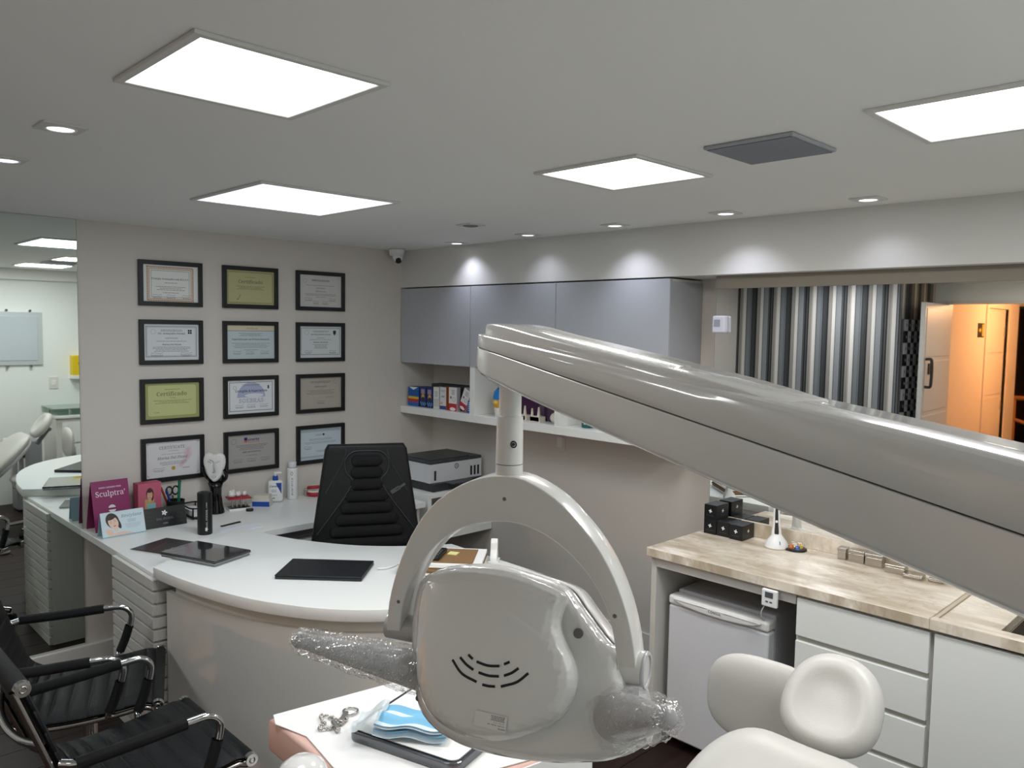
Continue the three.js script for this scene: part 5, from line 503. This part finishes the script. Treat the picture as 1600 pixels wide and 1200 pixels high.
{ const t = thing('instrument_tray', 'shallow dark steel instrument tray on the covered table', 'tray', [-2.335, 0.852, 2.91], 0.284); const o = rrect(0.27, 0.30, 0.03), i = rrect(0.25, 0.28, 0.022); o.holes.push(i); part('rim', creased(extr(o, 0.022, 0.003).rotateX(-Math.PI / 2)), M(0x6b6e72, 0.25, 0.9), t); part('bottom', extr(rrect(0.255, 0.285, 0.024), 0.003).rotateX(-Math.PI / 2), M(0x9fa1a3, 0.3, 0.8), t); part('tray_paper', extr(rrect(0.25, 0.28, 0.02), 0.002).rotateX(-Math.PI / 2).translate(0.004, 0.0205, 0), mat.paper, t); }
{ const t = thing('mask_pack', 'pack of pale blue surgical masks in crumpled wrap on the covered table', 'mask pack', [-2.405, 0.8765, 2.925], -0.95); const fold = (y, w, d, m, n) => { const g = new THREE.PlaneGeometry(w, d, 20, 12).rotateX(-Math.PI / 2), p = g.attributes.position; for (let i = 0; i < p.count; i++) p.setY(i, y + 0.006 * Math.sin(p.getZ(i) * 130 + y * 400) + 0.004 * Math.sin(p.getX(i) * 60 + p.getZ(i) * 40)); g.computeVertexNormals(); return part(n, g, m, t); }; const bm = M(0x7fc3e6, 0.6, 0, { side: THREE.DoubleSide }), wm = M(0xdfeaf0, 0.6, 0, { side: THREE.DoubleSide }); fold(0.012, 0.17, 0.085, wm, 'mask_layer'); fold(0.019, 0.17, 0.085, bm, 'mask_layer'); fold(0.026, 0.165, 0.08, wm, 'mask_layer'); fold(0.034, 0.165, 0.078, bm, 'mask_layer'); part('film_flap', (() => { const g = new THREE.PlaneGeometry(0.07, 0.085, 10, 8).rotateX(-Math.PI / 2), p = g.attributes.position; for (let i = 0; i < p.count; i++) { const x = p.getX(i); p.setY(i, 0.03 + 0.018 * Math.sin(x * 60) + 0.005 * Math.sin(p.getZ(i) * 90)); } g.translate(-0.105, 0, 0); g.computeVertexNormals(); return g; })(), M(0xdfe8ea, 0.3, 0, { transmission: 0.4, thickness: 0, side: THREE.DoubleSide }), t); }
{ const t = thing('napkin_chain', 'small metal bib chain with clips on the covered table', 'bib chain', [-2.475, 0.852, 2.72]); const g = new THREE.SphereGeometry(0.003, 8, 6); const s0 = []; for (let i = 0; i < 70; i++) { const a = i / 70 * Math.PI * 2, r = 0.026 + 0.012 * Math.sin(a * 3) + 0.005 * Math.sin(a * 7); s0.push(g.clone().translate(Math.cos(a) * r - 0.02, 0.003 + (i % 3) * 0.002, Math.sin(a) * r)); } const ch = part('bead_chain', s0, mat.steel, t); ch.userData.kind = 'stuff'; part('clip', rb(0.05, 0.01, 0.012, 0.003).rotateY(0.7).translate(0.01, 0.008, 0.008), mat.steel, t); part('clip', rb(0.045, 0.01, 0.012, 0.003).rotateY(1.3).translate(-0.025, 0.008, 0.03), mat.steel, t); part('ring', new THREE.TorusGeometry(0.018, 0.0025, 8, 24).rotateX(Math.PI / 2).translate(0.045, 0.004, -0.015), mat.steel, t); }
{ const t = thing('handpiece_holder', 'glossy white rounded handle at the corner of the covered table', 'handle', [-2.652, 0, 2.865]); part('dome', lathe([[0.0, 0.89], [0.025, 0.886], [0.045, 0.872], [0.055, 0.85], [0.058, 0.82], [0.058, 0.78], [0.045, 0.765], [0, 0.765]], 40).scale(1, 1, 1), mat.gloss, t); part('stem', rod(V(0, 0.03, 0), V(0, 0.77, 0), 0.02), mat.lampWhite, t); part('foot', cyl(0.10, 0.12, 0.03).translate(0, 0.015, 0), mat.lampWhite, t); }
// ---------- far side of the room, seen in the tall mirror ----------
{ const t = thing('light_board', 'white framed viewing board on the wall seen in the tall mirror', 'board', [-1.62, 1.36, 4.6], Math.PI); part('frame', bx(-0.345, 0.345, 0, 0.52, 0, 0.02, 0.004), M(0xcfd6d8, 0.3, 0.2), t); part('panel', bx(-0.30, 0.30, 0.045, 0.475, 0.02, 0.025, 0.002), M(0xc3ccd0, 0.15), t); for (const x of [-0.24, -0.04, 0.24]) for (const y of [-0.012, 0.532]) part('standoff', cyl(0.012, 0.012, 0.03, 14).rotateX(Math.PI / 2).translate(x, y, 0.015), mat.chrome, t); }
{ const t = thing('light_switch', 'beige light switch on the wall seen in the tall mirror', 'switch', [-1.183, 1.118, 4.6], Math.PI); part('plate', bx(-0.042, 0.042, 0, 0.12, 0, 0.008, 0.003), mat.trim, t); part('rocker', bx(-0.02, 0.02, 0.035, 0.085, 0.008, 0.013, 0.002), mat.white, t); }
{ const t = thing('sharps_box', 'yellow sharps disposal box on the wall seen in the tall mirror', 'sharps box', [-0.95, 1.22, 4.6], Math.PI); part('carton', bx(-0.08, 0.08, 0, 0.23, 0, 0.09, 0.004), mat.yellow, t); part('tray', bx(-0.085, 0.085, -0.006, 0.03, 0, 0.095, 0.003), mat.white, t); part('symbol', cyl(0.025, 0.025, 0.002, 24).rotateX(Math.PI / 2).translate(0.0, 0.15, 0.0905), mat.dark, t); }
{ const t = thing('side_cabinet', 'white drawer cabinet against the wall seen in the tall mirror', 'cabinet', [-0.85, 0, 4.37]); part('body', bx(-0.43, 0.43, 0, 0.86, -0.2, 0.228, 0.003), mat.lacquerSoft, t); part('top', bx(-0.44, 0.44, 0.86, 0.885, -0.225, 0.228, 0.003), mat.lacquer, t); for (const [a, b] of [[0.62, 0.82], [0.36, 0.60], [0.05, 0.34]]) part('drawer_front', bx(-0.38, 0.42, a, b, -0.215, -0.2, 0.003), mat.lacquer, t); }
{ const t = thing('glass_shelf', 'clear glass shelf on chrome posts atop the white drawer cabinet', 'glass shelf', [-0.85, 0.885, 4.37]); part('glass', bx(-0.45, 0.44, 0.06, 0.068, -0.215, 0.22), mat.glassEdge, t); for (const [x, z] of [[-0.40, 0.15], [-0.3, -0.17], [0.3, -0.17]]) part('post', cyl(0.009, 0.009, 0.06).translate(x, 0.03, z), mat.chrome, t); }
{ const t = thing('suction_unit', 'grey and white suction unit with hanging hoses seen in the tall mirror', 'dental unit', [-1.55, 0, 4.25]); part('cabinet', rb(0.22, 0.66, 0.2, 0.02, 3).translate(0.04, 0.34, 0.02), M(0x8b8d8f, 0.5), t); part('bowl_head', new RoundedBoxGeometry(0.2, 0.09, 0.16, 4, 0.04).translate(-0.07, 0.66, -0.05), mat.gloss, t); for (let k = 0; k < 3; k++) { part('handpiece', rod(V(-0.13 + k * 0.05, 0.62, -0.14), V(-0.12 + k * 0.05, 0.52, -0.15), 0.01), mat.dark, t); part('hose', tube([[-0.12 + k * 0.05, 0.52, -0.15], [-0.13 + k * 0.055, 0.35, -0.17], [-0.10 + k * 0.05, 0.24, -0.14], [-0.03 + k * 0.03, 0.3, -0.09]], 0.007), mat.lampGrey, t); } }
renderer.render(scene, camera);
